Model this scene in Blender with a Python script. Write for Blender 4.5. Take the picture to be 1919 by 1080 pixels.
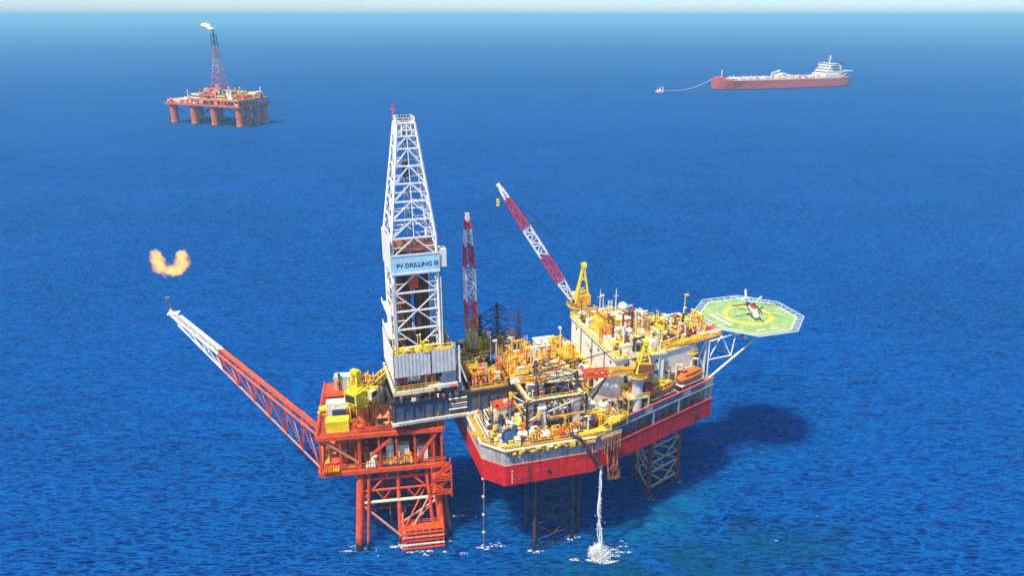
import bpy, math, random
from mathutils import Vector, Matrix

R = math.radians
random.seed(7)
sc = bpy.context.scene
for _o in list(bpy.data.objects):
    bpy.data.objects.remove(_o)
COL = sc.collection

# ------------------------------------------------------------------ camera, sky, sun, exposure
cam_d = bpy.data.cameras.new('camera')
cam = bpy.data.objects.new('camera', cam_d); COL.objects.link(cam)
cam.location = (0, 0, 120); cam.rotation_euler = (R(90 - 20.1), 0, 0)
cam_d.sensor_width = 36; cam_d.lens = 36 * 1400 / 1919
cam_d.clip_start = 1; cam_d.clip_end = 200000
sc.camera = cam

TO_SUN = Vector((-16, -19, 42.5)).normalized()
world = bpy.data.worlds.new('World'); sc.world = world; world.use_nodes = True
wn = world.node_tree.nodes; wl = world.node_tree.links
for n in list(wn): wn.remove(n)
sky = wn.new('ShaderNodeTexSky'); sky.sky_type = 'NISHITA'; sky.sun_disc = False
sky.sun_elevation = math.asin(TO_SUN.z); sky.sun_rotation = math.atan2(TO_SUN.x, TO_SUN.y) % (2 * math.pi)
sky.altitude = 0; sky.air_density = 0.6; sky.dust_density = 0.75; sky.ozone_density = 3.0
bg = wn.new('ShaderNodeBackground'); bg.inputs['Strength'].default_value = 0.15
wo = wn.new('ShaderNodeOutputWorld')
wl.new(sky.outputs[0], bg.inputs[0]); wl.new(bg.outputs[0], wo.inputs[0])

sun_d = bpy.data.lights.new('sun', 'SUN'); sun_d.energy = 4.6; sun_d.angle = R(0.5); sun_d.color = (1.0, 0.92, 0.79)
sun = bpy.data.objects.new('sun', sun_d); COL.objects.link(sun)
sun.rotation_euler = TO_SUN.to_track_quat('Z', 'Y').to_euler(); sun.location = (-200, -250, 400)

vs = sc.view_settings
vs.view_transform = 'Standard'; vs.look = 'None'; vs.gamma = 1; vs.use_curve_mapping = False; vs.exposure = 0.55
sc.render.engine = 'CYCLES'
sc.cycles.use_denoising = True
sc.cycles.max_bounces = 6; sc.cycles.diffuse_bounces = 2; sc.cycles.glossy_bounces = 3
sc.cycles.transparent_max_bounces = 8; sc.cycles.volume_bounces = 0

# ------------------------------------------------------------------ materials
MATS = {}
def nt(m):
    m.use_nodes = True
    t = m.node_tree
    for n in list(t.nodes): t.nodes.remove(n)
    return t
def mixc(t, fac, a, b, blend='MIX'):
    n = t.nodes.new('ShaderNodeMix'); n.data_type = 'RGBA'; n.blend_type = blend
    for s, v in ((n.inputs['Factor'], fac), (n.inputs[6], a), (n.inputs[7], b)):
        if hasattr(v, 'is_output'): t.links.new(v, s)
        elif isinstance(v, (int, float)): s.default_value = v
        else: s.default_value = (*v[:3], 1)
    return n.outputs[2]
def noise(t, vec, scale, detail=4, rough=.55, dist=0, mapping=None):
    if mapping:
        mp = t.nodes.new('ShaderNodeMapping'); t.links.new(vec, mp.inputs[0])
        mp.inputs['Scale'].default_value = mapping[0]
        if len(mapping) > 1: mp.inputs['Rotation'].default_value = mapping[1]
        vec = mp.outputs[0]
    n = t.nodes.new('ShaderNodeTexNoise'); t.links.new(vec, n.inputs['Vector'])
    n.inputs['Scale'].default_value = scale; n.inputs['Detail'].default_value = detail
    n.inputs['Roughness'].default_value = rough; n.inputs['Distortion'].default_value = dist
    return n.outputs['Fac']
def remap(t, v, a, b, c=0., d=1., clamp=True):
    n = t.nodes.new('ShaderNodeMapRange'); n.clamp = clamp
    t.links.new(v, n.inputs[0])
    for i, x in enumerate((a, b, c, d)): n.inputs[i + 1].default_value = x
    return n.outputs[0]
def mth(t, op, a, b=None):
    n = t.nodes.new('ShaderNodeMath'); n.operation = op
    for i, v in enumerate((a, b)):
        if v is None: continue
        if hasattr(v, 'is_output'): t.links.new(v, n.inputs[i])
        else: n.inputs[i].default_value = v
    return n.outputs[0]
def principled(t, **kw):
    p = t.nodes.new('ShaderNodeBsdfPrincipled'); o = t.nodes.new('ShaderNodeOutputMaterial')
    t.links.new(p.outputs[0], o.inputs[0])
    for k, v in kw.items():
        s = p.inputs[k.replace('_', ' ')]
        if hasattr(v, 'is_output'): t.links.new(v, s)
        elif isinstance(v, tuple) and len(v) == 3 and s.type == 'RGBA': s.default_value = (*v, 1)
        else: s.default_value = v
    return p
def paint(name, c, rough=.45, var=.22, dirt=.35, metal=0.0, rust=(.10, .040, .015), plates=False, splash=False):
    """weathered marine paint: uneven tone, rain streaks of rust and grime, fine relief"""
    if name in MATS: return MATS[name]
    m = bpy.data.materials.new(name); t = nt(m)
    g = t.nodes.new('ShaderNodeNewGeometry'); pos = g.outputs['Position']
    n1 = noise(t, pos, .55, 6, .65)
    dark = tuple(x * (1 - var) for x in c); light = tuple(min(.95, x * (1 + var * .5) + .01) for x in c)
    col = mixc(t, remap(t, n1, .35, .65), dark, light)
    st = noise(t, pos, 1.0, 5, .6, .3, ((1.3, 1.3, .16),))
    sp = noise(t, pos, 2.6, 4, .6)
    mask = mth(t, 'MULTIPLY', remap(t, mth(t, 'ADD', mth(t, 'MULTIPLY', st, .7), mth(t, 'MULTIPLY', sp, .3)), .52, .66), dirt)
    col = mixc(t, mask, col, rust)
    if plates:      # welded shell plates: a faint seam grid, each plate faded differently
        tc = t.nodes.new('ShaderNodeTexCoord'); sx = t.nodes.new('ShaderNodeSeparateXYZ'); t.links.new(tc.outputs['Object'], sx.inputs[0])
        cb = t.nodes.new('ShaderNodeCombineXYZ'); t.links.new(mth(t, 'SUBTRACT', sx.outputs[0], sx.outputs[1]), cb.inputs[0]); t.links.new(sx.outputs[2], cb.inputs[1])
        br = t.nodes.new('ShaderNodeTexBrick'); t.links.new(cb.outputs[0], br.inputs['Vector'])
        br.inputs['Scale'].default_value = 1; br.inputs['Brick Width'].default_value = 4.2; br.inputs['Row Height'].default_value = 1.55
        br.inputs['Mortar Size'].default_value = .05; br.inputs['Mortar Smooth'].default_value = .6
        br.inputs['Color1'].default_value = (.80, .80, .80, 1); br.inputs['Color2'].default_value = (1.06, 1.04, 1.0, 1); br.inputs['Mortar'].default_value = (.55, .52, .5, 1)
        col = mixc(t, 1.0, col, br.outputs['Color'], 'MULTIPLY')
        run = noise(t, pos, 1.0, 6, .62, .2, ((.9, .9, .05),))
        col = mixc(t, mth(t, 'MULTIPLY', remap(t, run, .50, .66), .85), col, (.13, .035, .015) if c[0] > .6 and c[1] < .1 else (.26, .13, .06))
    if splash:      # wet splash zone with weed and rust just above the sea
        sz = t.nodes.new('ShaderNodeSeparateXYZ'); t.links.new(pos, sz.inputs[0])
        hz_ = mth(t, 'ADD', sz.outputs[2], mth(t, 'MULTIPLY', noise(t, pos, .9, 4, .6), -3.0))
        col = mixc(t, remap(t, hz_, 1.6, -.2), col, (.030, .024, .012))
    ro = remap(t, n1, .3, .7, rough - .08, rough + .12)
    b = t.nodes.new('ShaderNodeBump'); b.inputs['Strength'].default_value = .25; b.inputs['Distance'].default_value = .05
    t.links.new(sp, b.inputs['Height'])
    p = principled(t, Base_Color=col, Roughness=ro, Metallic=metal)
    t.links.new(b.outputs[0], p.inputs['Normal'])
    MATS[name] = m
    return m
WHITE = paint('white_paint', (.84, .79, .68), .4, .12, .30)
DWHITE = paint('derrick_white_paint', (.82, .80, .78), .4, .08, .14, rust=(.25, .13, .07))
CREAM = paint('cream_paint', (.80, .68, .42), .45, .15, .35)
RED = paint('hull_red_paint', (.74, .014, .007), .38, .16, .18, rust=(.22, .010, .006), plates=True)
ORED = paint('orange_red_paint', (.72, .078, .008), .42, .22, .28, rust=(.22, .015, .008))
HGREY = paint('hull_grey_paint', (.46, .44, .41), .45, .16, .45, rust=(.20, .12, .07), plates=True)
ORED_S = paint('jacket_leg_paint', (.72, .078, .008), .42, .25, .4, rust=(.16, .02, .01), splash=True)
ORANGE = paint('orange_paint', (.76, .17, .010), .42, .2, .25)
YELLOW = paint('yellow_paint', (.85, .52, .015), .42, .18, .25)
LEMON = paint('bright_yellow_paint', (.86, .64, .010), .42, .12, .18)
GOLD = paint('ochre_paint', (.72, .36, .030), .48, .3, .40)
GREY = paint('light_grey_paint', (.58, .57, .55), .45, .14, .30)
MGREY = paint('mid_grey_paint', (.22, .225, .24), .5, .2, .4)
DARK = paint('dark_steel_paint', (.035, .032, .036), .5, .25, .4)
NAVY = paint('navy_paint', (.030, .055, .13), .42, .2, .25)
BLUE = paint('blue_paint', (.020, .16, .42), .4, .15, .25)
SLATE = paint('slate_blue_paint', (.12, .17, .27), .5, .22, .4)
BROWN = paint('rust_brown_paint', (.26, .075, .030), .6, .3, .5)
DECK = paint('deck_paint', (.46, .27, .07), .6, .35, .5)
REDDECK = paint('red_oxide_deck_paint', (.36, .045, .022), .6, .3, .4)
PINK = paint('faded_red_paint', (.66, .10, .07), .45, .2, .2)
TEAL = paint('pale_green_paint', (.45, .62, .50), .45, .12, .2)
PALEBLUE = paint('pale_blue_paint', (.42, .72, .82), .45, .1, .12)
GREEN = paint('helideck_green_paint', (.29, .44, .15), .6, .30, .55, rust=(.17, .22, .10))
LIME = paint('pale_line_paint', (.70, .74, .55), .55, .1, .15)
LYEL = paint('helideck_yellow_paint', (.78, .56, .05), .55, .1, .15)
ROPE = paint('tan_rope', (.38, .22, .09), .8, .35, .4)
STEEL = paint('bare_steel', (.30, .29, .29), .35, .2, .35, .6)
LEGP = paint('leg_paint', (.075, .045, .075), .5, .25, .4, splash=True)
SHIPRED = paint('ship_red_paint', (.62, .075, .035), .5, .25, .35, rust=(.35, .10, .07))
SHIPDARK = paint('ship_boot_paint', (.06, .035, .08), .5, .2, .2)
def glass():
    m = bpy.data.materials.new('window_glass'); t = nt(m)
    principled(t, Base_Color=(.015, .025, .035), Roughness=.08, IOR=1.5)
    return m
GLASS = glass()
def rubber():
    m = bpy.data.materials.new('black_rubber'); t = nt(m)
    principled(t, Base_Color=(.012, .012, .012), Roughness=.7)
    return m
BLACK = rubber()

# ------------------------------------------------------------------ mesh helpers
class MB:
    def __init__(s): s.v = []; s.f = []
    def add(s, vs_, fs_):
        k = len(s.v); s.v += [tuple(p) for p in vs_]; s.f += [tuple(i + k for i in f) for f in fs_]
        return s
    def b2(s, x0, x1, y0, y1, z0, z1):
        return s.add([(x0,y0,z0),(x1,y0,z0),(x1,y1,z0),(x0,y1,z0),(x0,y0,z1),(x1,y0,z1),(x1,y1,z1),(x0,y1,z1)],
                     [(0,3,2,1),(4,5,6,7),(0,1,5,4),(1,2,6,5),(2,3,7,6),(3,0,4,7)])
    def box(s, c, d, rz=0):
        ca, sa = math.cos(rz), math.sin(rz); P = []
        for z in (-.5, .5):
            for x, y in ((-.5,-.5),(.5,-.5),(.5,.5),(-.5,.5)):
                X, Y = x * d[0], y * d[1]
                P.append((c[0] + X*ca - Y*sa, c[1] + X*sa + Y*ca, c[2] + z*d[2]))
        return s.add(P, [(0,3,2,1),(4,5,6,7),(0,1,5,4),(1,2,6,5),(2,3,7,6),(3,0,4,7)])
    def bar(s, p, q, w, h=None):
        h = h or w; p = Vector(p); q = Vector(q); d = q - p
        if d.length < 1e-5: return s
        d.normalize(); u = Vector((0,0,1)) if abs(d.z) < .95 else Vector((1,0,0))
        x = d.cross(u).normalized(); y = x.cross(d)
        P = []
        for c in (p, q):
            for i, j in ((-1,-1),(1,-1),(1,1),(-1,1)): P.append(c + x*(i*w/2) + y*(j*h/2))
        return s.add(P, [(0,3,2,1),(4,5,6,7),(0,1,5,4),(1,2,6,5),(2,3,7,6),(3,0,4,7)])
    def tube(s, p, q, r, r2=None, n=10):
        r2 = r if r2 is None else r2
        p = Vector(p); q = Vector(q); d = (q - p).normalized()
        u = Vector((0,0,1)) if abs(d.z) < .95 else Vector((1,0,0))
        x = d.cross(u).normalized(); y = x.cross(d); P = []
        for c, rr in ((p, r), (q, r2)):
            for i in range(n):
                a = 2*math.pi*i/n; P.append(c + x*(rr*math.cos(a)) + y*(rr*math.sin(a)))
        F = [(i, (i+1) % n, n + (i+1) % n, n + i) for i in range(n)]
        F += [tuple(range(n-1, -1, -1)), tuple(range(n, 2*n))]
        return s.add(P, F)
    def path(s, pts, r, n=6):
        for a, b in zip(pts, pts[1:]): s.tube(a, b, r, n=n)
        return s
    def prism(s, poly, z0, z1):
        n = len(poly)
        P = [(x, y, z0) for x, y in poly] + [(x, y, z1) for x, y in poly]
        return s.add(P, [(i, (i+1) % n, n + (i+1) % n, n + i) for i in range(n)] + [tuple(range(n-1, -1, -1)), tuple(range(n, 2*n))])
    def lathe(s, prof, c=(0,0,0), n=16, axis='z'):
        P = []; F = []
        for r, z in prof:
            for i in range(n):
                a = 2*math.pi*i/n; x, y = r*math.cos(a), r*math.sin(a)
                q = {'z': (x, y, z), 'x': (z, x, y), 'y': (x, z, -y)}[axis]
                P.append((c[0]+q[0], c[1]+q[1], c[2]+q[2]))
        for k in range(len(prof)-1):
            for i in range(n):
                j = (i+1) % n; F.append((k*n+i, k*n+j, (k+1)*n+j, (k+1)*n+i))
        F.append(tuple(range(n-1, -1, -1))); F.append(tuple((len(prof)-1)*n + i for i in range(n)))
        return s.add(P, F)
    def rail(s, pts, h=1.15, w=.09, step=2.2, mids=1):
        for a, b in zip(pts, pts[1:]):
            a = Vector(a); b = Vector(b); L = (b-a).length
            k = max(1, round(L/step))
            for i in range(k+1):
                p = a.lerp(b, i/k); s.bar(p, p + Vector((0,0,h)), w)
            for m in range(mids+1):
                z = Vector((0,0,h*(m+1)/(mids+1)))
                s.bar(a+z, b+z, w)
        return s
    def mesh(s, name, mat, smooth=False):
        me = bpy.data.meshes.new(name); me.from_pydata(s.v, [], s.f); me.update()
        if mat: me.materials.append(mat)
        if smooth:
            for p in me.polygons: p.use_smooth = True
        return me
    def build(s, name, mat, parent=None, base=(0,0,0), smooth=False):
        o = bpy.data.objects.new(name, s.mesh(name, mat, smooth)); COL.objects.link(o)
        o.parent = parent; o.location = tuple(-x for x in base)
        return o
UNIT = {}
def ubar(name, parent, p, q, w, mat, base=(0,0,0), rnd=False):
    """one structural member; members alike share one mesh"""
    key = (name, mat.name, rnd)
    if key not in UNIT:
        m = MB()
        if rnd: m.tube((0,0,-.5), (0,0,.5), .5, n=8)
        else: m.b2(-.5,.5,-.5,.5,-.5,.5)
        UNIT[key] = m.mesh(name, mat, rnd)
    o = bpy.data.objects.new(name, UNIT[key]); COL.objects.link(o); o.parent = parent
    p = Vector(p) - Vector(base); q = Vector(q) - Vector(base); d = q - p
    o.matrix_local = Matrix.Translation((p+q)/2) @ d.to_track_quat('Z','Y').to_matrix().to_4x4() @ Matrix.Diagonal((w, w, d.length, 1))
    return o
class Frame:
    def __init__(s, o, deg): s.o = o; s.t = R(deg); s.c = math.cos(s.t); s.s = math.sin(s.t)
    def w(s, a, b, z=0): return (s.o[0]+a*s.c-b*s.s, s.o[1]+a*s.s+b*s.c, z)
RIG = Frame((-4.8, 139.2), 17.5)      # stern-port corner of the jack-up, a towards the bow, b to starboard
JAC = Frame((-43.5, 147.0), 9.3)      # front-left corner of the wellhead platform deck
FAR = Frame((-306, 855), 156)
SHIP = Frame((341.5, 1313), 17.2)
WORLD = Frame((0, 0), 0)
LABELS = {}
def tag(o, label, cat, group=None, kind=None):
    o['label'] = label
    if cat: o['category'] = cat
    if group: o['group'] = group
    if kind: o['kind'] = kind
    return o
def thing(fr, name, label, cat, at, rz=0, group=None):
    o = bpy.data.objects.new(name, None); COL.objects.link(o); o.empty_display_size = .3
    o.location = fr.w(*at); o.rotation_euler = (0, 0, fr.t + R(rz))
    return tag(o, label, cat, group)
def sub(name, parent):
    o = bpy.data.objects.new(name, None); COL.objects.link(o); o.parent = parent; o.empty_display_size = .2
    return o

# ------------------------------------------------------------------ sea and air
def sea_material():
    m = bpy.data.materials.new('sea_water'); t = nt(m)
    g = t.nodes.new('ShaderNodeNewGeometry'); pos = g.outputs['Position']
    rot = (0, 0, R(-10)); rot2 = (0, 0, R(13))
    def ridge(v):      # peaked crests, broad troughs
        return mth(t, 'SUBTRACT', 1.0, mth(t, 'ABSOLUTE', mth(t, 'SUBTRACT', mth(t, 'MULTIPLY', v, 4.0), 2.0)))
    big = noise(t, pos, 1.0, 2, .5, .3, ((.035, .09, .05), rot2))
    mid = ridge(noise(t, pos, 1.0, 2, .5, .5, ((.09, .34, .2), rot)))
    fin = ridge(noise(t, pos, 1.0, 2, .5, .5, ((.28, 1.05, .5), rot2)))
    rip = noise(t, pos, 1.0, 3, .6, .5, ((1.0, 2.1, 1), rot))
    h = mth(t, 'ADD', mth(t, 'ADD', mth(t, 'MULTIPLY', big, 2.3), mth(t, 'MULTIPLY', mid, .34)), mth(t, 'ADD', mth(t, 'MULTIPLY', fin, .17), mth(t, 'MULTIPLY', rip, .12)))
    b = t.nodes.new('ShaderNodeBump'); b.inputs['Strength'].default_value = 1; b.inputs['Distance'].default_value = 1.0
    t.links.new(h, b.inputs['Height']); n = b.outputs[0]
    patch = noise(t, pos, .012, 4, .55, .6)
    col = mixc(t, remap(t, patch, .35, .68), (.0002, .023, .145), (.0003, .037, .205))
    # crest highlights and trough shade of the waves are painted into the colour
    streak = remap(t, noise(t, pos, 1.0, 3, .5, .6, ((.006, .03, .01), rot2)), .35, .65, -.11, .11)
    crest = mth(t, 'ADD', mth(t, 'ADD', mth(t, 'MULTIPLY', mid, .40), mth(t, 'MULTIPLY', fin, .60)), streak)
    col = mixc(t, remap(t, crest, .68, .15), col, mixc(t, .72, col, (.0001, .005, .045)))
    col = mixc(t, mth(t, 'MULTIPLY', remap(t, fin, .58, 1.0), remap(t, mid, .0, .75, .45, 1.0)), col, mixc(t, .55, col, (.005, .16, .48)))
    # air bubbles carried off from the outfall turn the water turquoise; deep green water in front of it
    mp = t.nodes.new('ShaderNodeMapping'); mp.vector_type = 'TEXTURE'; t.links.new(pos, mp.inputs[0])
    mp.inputs['Location'].default_value = (37, 157, 0); mp.inputs['Rotation'].default_value = (0, 0, R(37)); mp.inputs['Scale'].default_value = (26, 8.5, 5000)
    ln = t.nodes.new('ShaderNodeVectorMath'); ln.operation = 'LENGTH'; t.links.new(mp.outputs[0], ln.inputs[0])
    pn = noise(t, pos, .13, 5, .62, 1.2)
    pl = mth(t, 'MULTIPLY', remap(t, ln.outputs['Value'], 1.0, .25), remap(t, pn, .40, .66))
    col = mixc(t, mth(t, 'MULTIPLY', pl, .62), col, (.006, .17, .25))
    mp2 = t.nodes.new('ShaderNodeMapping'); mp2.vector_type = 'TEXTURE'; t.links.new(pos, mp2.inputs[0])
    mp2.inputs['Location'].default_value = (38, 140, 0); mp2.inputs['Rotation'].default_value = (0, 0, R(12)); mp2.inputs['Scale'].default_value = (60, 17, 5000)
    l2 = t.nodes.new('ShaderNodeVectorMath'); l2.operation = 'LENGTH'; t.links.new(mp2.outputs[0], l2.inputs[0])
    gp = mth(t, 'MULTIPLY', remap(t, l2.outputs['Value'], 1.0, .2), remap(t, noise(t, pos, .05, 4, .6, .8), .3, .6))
    col = mixc(t, mth(t, 'MULTIPLY', gp, .72), col, mixc(t, remap(t, crest, .1, .9), (.0005, .010, .018), (.003, .055, .085)))  # painted crest light and trough shade carry on in the green water
    # body colour of the water plus a sky reflection, weakened because the unresolved ripples turn most of the surface away
    # light scattered sideways in the water softens and lifts the shadows on it
    df_ = t.nodes.new('ShaderNodeBsdfPrincipled'); df_.subsurface_method = 'BURLEY'
    t.links.new(col, df_.inputs['Base Color']); t.links.new(n, df_.inputs['Normal'])
    df_.inputs['Roughness'].default_value = 1; df_.inputs['Specular IOR Level'].default_value = 0
    df_.inputs['Subsurface Weight'].default_value = .85; df_.inputs['Subsurface Scale'].default_value = 1
    df_.inputs['Subsurface Radius'].default_value = (3, 9, 20)
    gl = t.nodes.new('ShaderNodeBsdfGlossy'); gl.inputs['Roughness'].default_value = .25; t.links.new(n, gl.inputs['Normal'])
    fr_ = t.nodes.new('ShaderNodeFresnel'); fr_.inputs['IOR'].default_value = 1.33; t.links.new(n, fr_.inputs['Normal'])
    mx = t.nodes.new('ShaderNodeMixShader'); o = t.nodes.new('ShaderNodeOutputMaterial')
    t.links.new(mth(t, 'MULTIPLY', fr_.outputs[0], .07), mx.inputs[0]); t.links.new(df_.outputs[0], mx.inputs[1]); t.links.new(gl.outputs[0], mx.inputs[2])
    t.links.new(mx.outputs[0], o.inputs[0])
    return m
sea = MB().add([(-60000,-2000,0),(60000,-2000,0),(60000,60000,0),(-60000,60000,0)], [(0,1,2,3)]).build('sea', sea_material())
tag(sea, 'deep blue open sea with small wind waves', None, kind='structure')

# ------------------------------------------------------------------ jack-up hull
def on_side(a):            # b of the port hull edge
    return -2 + max(0, a - 24) / 38.6 * 14.4
HP = [(-1,3),(3,-1.5),(24,-2),(62.6,12.4),(62.6,31.6),(24,46),(3,45.5),(-1,41)]
def inset(poly, d):
    cx, cy = 28, 22; out = []
    n = len(poly)
    for i in range(n):
        p0, p1, p2 = Vector(poly[i-1]), Vector(poly[i]), Vector(poly[(i+1) % n])
        e1 = (p1-p0).normalized(); e2 = (p2-p1).normalized()
        n1 = Vector((-e1.y, e1.x)); n2 = Vector((-e2.y, e2.x))
        bis = (n1+n2).normalized(); out.append(tuple(p1 + bis*(d/max(.3, bis.dot(n1)))))
    return out
B0 = (28, 22, 23)
hull = thing(RIG, 'jackup_hull', 'long red and grey floating hull of the drilling rig, raised above the sea on legs', 'rig hull', B0)
MB().prism(HP, 22.9, 27.9).build('lower_hull', RED, hull, B0)
MB().prism(inset(HP, .9), 22.6, 23.0).build('hull_bottom', DARK, hull, B0)
# upper strake: port side forward is recessed behind the walkway
UP = [(-.9,3.05),(3.05,-1.4),(24,-1.9),(30,.35),(30.6,2.7),(58.5,13.0),(60,11.55),(62.5,12.5),(62.5,31.5),(24,45.9),(3.05,45.4),(-.9,40.95)]
MB().prism(UP, 27.903, 31.8).build('upper_hull', HGREY, hull, B0)
MB().prism(inset(HP, -.12), 27.86, 28.02).build('rubbing_strake', PINK, hull, B0)
deckplate = MB().prism(inset(HP, -.05), 31.8, 32.0).build('main_deck', DECK, hull, B0)
# stiffener ribs on the upper strake
for (a0, b0), (a1, b1) in (((-.9,22),(-.9,3.05)), ((-.9,3.05),(3.05,-1.4)), ((3.05,-1.4),(24,-1.9)), ((24,-1.9),(30,.35))):
    k = max(1, int(math.hypot(a1-a0, b1-b0) / 1.6))
    for i in range(k):
        f = (i + .5) / k; a = a0 + (a1-a0)*f; b = b0 + (b1-b0)*f
        ubar('stiffener', hull, (a, b, 27.7), (a, b, 31.75), .16, GREY, B0)
# recess wall panels and posts
ang = math.atan2(13.0-2.7, 58.5-30.6)
for i in range(11):
    f0 = i/11; f1 = (i+1)/11
    a0, b0 = 30.6+27.9*f0, 2.7+10.3*f0; a1, b1 = 30.6+27.9*f1, 2.7+10.3*f1
    m = MB(); m.box(((a0+a1)/2+.04, (b0+b1)/2-.10, 29.7), (2.4, .16, 3.9), ang)
    m.build('recess_panel', SLATE, hull, B0)
    ubar('recess_post', hull, (a0+.6, b0-1.75, 27.65), (a0+.6, b0-1.75, 31.8), .18, MGREY, B0)
ubar('white_post', hull, (42, 5.2, 28.1), (42, 5.2, 31.8), .5, WHITE, B0)
ubar('white_post', hull, (50.5, 8.4, 28.1), (50.5, 8.4, 31.8), .5, WHITE, B0)
m = MB(); m.rail([(-.8,40,32),(-.8,3.2,32)]); m.build('stern_railing', YELLOW, hull, B0)
m = MB(); m.rail([(-.8,3.2,32),(3.1,-1.3,32),(24,-1.8,32)]); m.build('port_railing', YELLOW, hull, B0)
m = MB(); m.rail([(24,-1.8,32),(31,.8,32)]); m.build('quarter_railing', CREAM, hull, B0)
bang = math.atan2(14.4, 38.6)
for i in range(12):      # slate bulwark panels below the lifeboats
    f0 = (i+.5)/12; a = 31.2+f0*30.6; b = -2+(a-24)/38.6*14.4-.06
    m = MB(); m.box((a, b+.1, 32.86), (2.62, .14, 1.55), bang); m.build('bulwark_panel', SLATE if i not in (3, 8, 11) else GREY, hull, B0)
    ubar('bulwark_stay', hull, (a-1.3, b-.02, 32.1), (a-1.3, b-.02, 33.7), .18, MGREY, B0)
m = MB(); m.rail([(62.3,12.6,32),(62.3,31.4,32),(24,45.7,32),(3,45.2,32),(-.8,40,32)]); m.build('starboard_railing', YELLOW, hull, B0)
# toe board and side gallery seen as a bright line along the port edge
m = MB(); m.bar((3,-1.75,31.95), (24,-2.25,31.95), .5, .3); m.build('port_gunwale', CREAM, hull, B0)
m = MB(); m.bar((24,-2.25,31.95), (62.8,12.2,31.95), .30, .18); m.build('quarter_gunwale', MGREY, hull, B0)
m = MB(); m.bar((31,.55,33.75), (62.4,12.25,33.75), .4, .2); m.build('bulwark_cap', PINK, hull, B0)
m = MB(); m.bar((-1.2,36,31.95), (-1.2,3,31.95), .5, .3); m.bar((-1.2,3,31.95), (3,-1.75,31.95), .5, .3); m.build('stern_gunwale', CREAM, hull, B0)
# draught marks and small fittings on the red side
for a in (4.6,):
    m = MB()
    for k in range(5): m.box((a, -1.6, 23.6+k*.7), (.3, .12, .16))
    m.build('draught_mark', WHITE, hull, B0)['kind'] = 'stuff'
for a, b in ((13,-1.74),(57,10.3)):
    m = MB(); m.lathe([(.45,-.25),(.45,.0),(.3,.0)], (a, b-.05, 25.2), 12, 'y'); m.build('overboard_pipe', DARK, hull, B0)

# ------------------------------------------------------------------ legs
def leg(label, c, zt, rot, mat, levels=7.4, side=9.8, th=1.0, cmat=None):
    B = (c[0], c[1], 0)
    t = thing(RIG, 'rig_leg', label, 'rig leg', B, group='lattice legs of the jack-up rig')
    rr = side / math.sqrt(3)
    P = [(c[0]+rr*math.cos(R(rot+120*i)), c[1]+rr*math.sin(R(rot+120*i))) for i in range(3)]
    for x, y in P:
        ch = ubar('chord', t, (x, y, -8), (x, y, zt), 1.0*th, cmat or mat, B, True)
        m = MB()
        z = -4
        while z < zt-1:
            m.b2(x-.62, x+.62, y-.12, y+.12, z, z+.55); z += 1.1
        rk = m.build('rack_teeth', DARK, t, B)
    z = zt - .4; k = 0
    while z > -6:
        bay = sub('lattice_bay', t)
        for i in range(3):
            p, q = P[i], P[(i+1) % 3]
            ubar('girt', bay, (*p, z), (*q, z), .42*th, mat, B, True)
            mid = ((p[0]+q[0])/2, (p[1]+q[1])/2, z-levels*.62)
            ubar('girt', bay, (*p, z-levels*.62), (*q, z-levels*.62), .42*th, mat, B, True)
            ubar('brace', bay, (*p, z), mid, .34*th, mat, B, True)
            ubar('brace', bay, (*q, z), mid, .34*th, mat, B, True)
            p2 = ((p[0]+q[0])/2, (p[1]+q[1])/2, z)
        for i in range(3):
            p, q, r2 = P[i], P[(i+1) % 3], P[(i+2) % 3]
            ubar('inner_brace', bay, ((p[0]+q[0])/2, (p[1]+q[1])/2, z), ((q[0]+r2[0])/2, (q[1]+r2[1])/2, z), .25, mat, B, True)
        z -= levels; k += 1
    return P
LEGLIT = paint('leg_sunlit_tone', (.70, .46, .24), .5, .2, .6, rust=(.25, .05, .02), splash=True)  # sunlight on the bow leg's braces put into a paler colour
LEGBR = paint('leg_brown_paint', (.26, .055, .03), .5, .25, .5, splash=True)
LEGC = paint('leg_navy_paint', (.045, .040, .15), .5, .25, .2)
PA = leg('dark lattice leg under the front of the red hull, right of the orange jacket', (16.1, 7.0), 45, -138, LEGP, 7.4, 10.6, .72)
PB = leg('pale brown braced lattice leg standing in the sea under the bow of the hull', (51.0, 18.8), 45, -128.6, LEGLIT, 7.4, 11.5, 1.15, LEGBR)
PC = leg('far lattice leg rising dark above the ring platform behind the striped crane', (12.8, 36), 49, 78, LEGC, 5.4, 9.8, .62)
JACKL = {0: 'front jacking house of white gear towers and dark posts amid the main deck',
         1: 'bow jacking house behind the orange lifeboats, gear towers in a yellow frame',
         2: 'far jacking house under a round ochre platform at the rear of the deck'}
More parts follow.
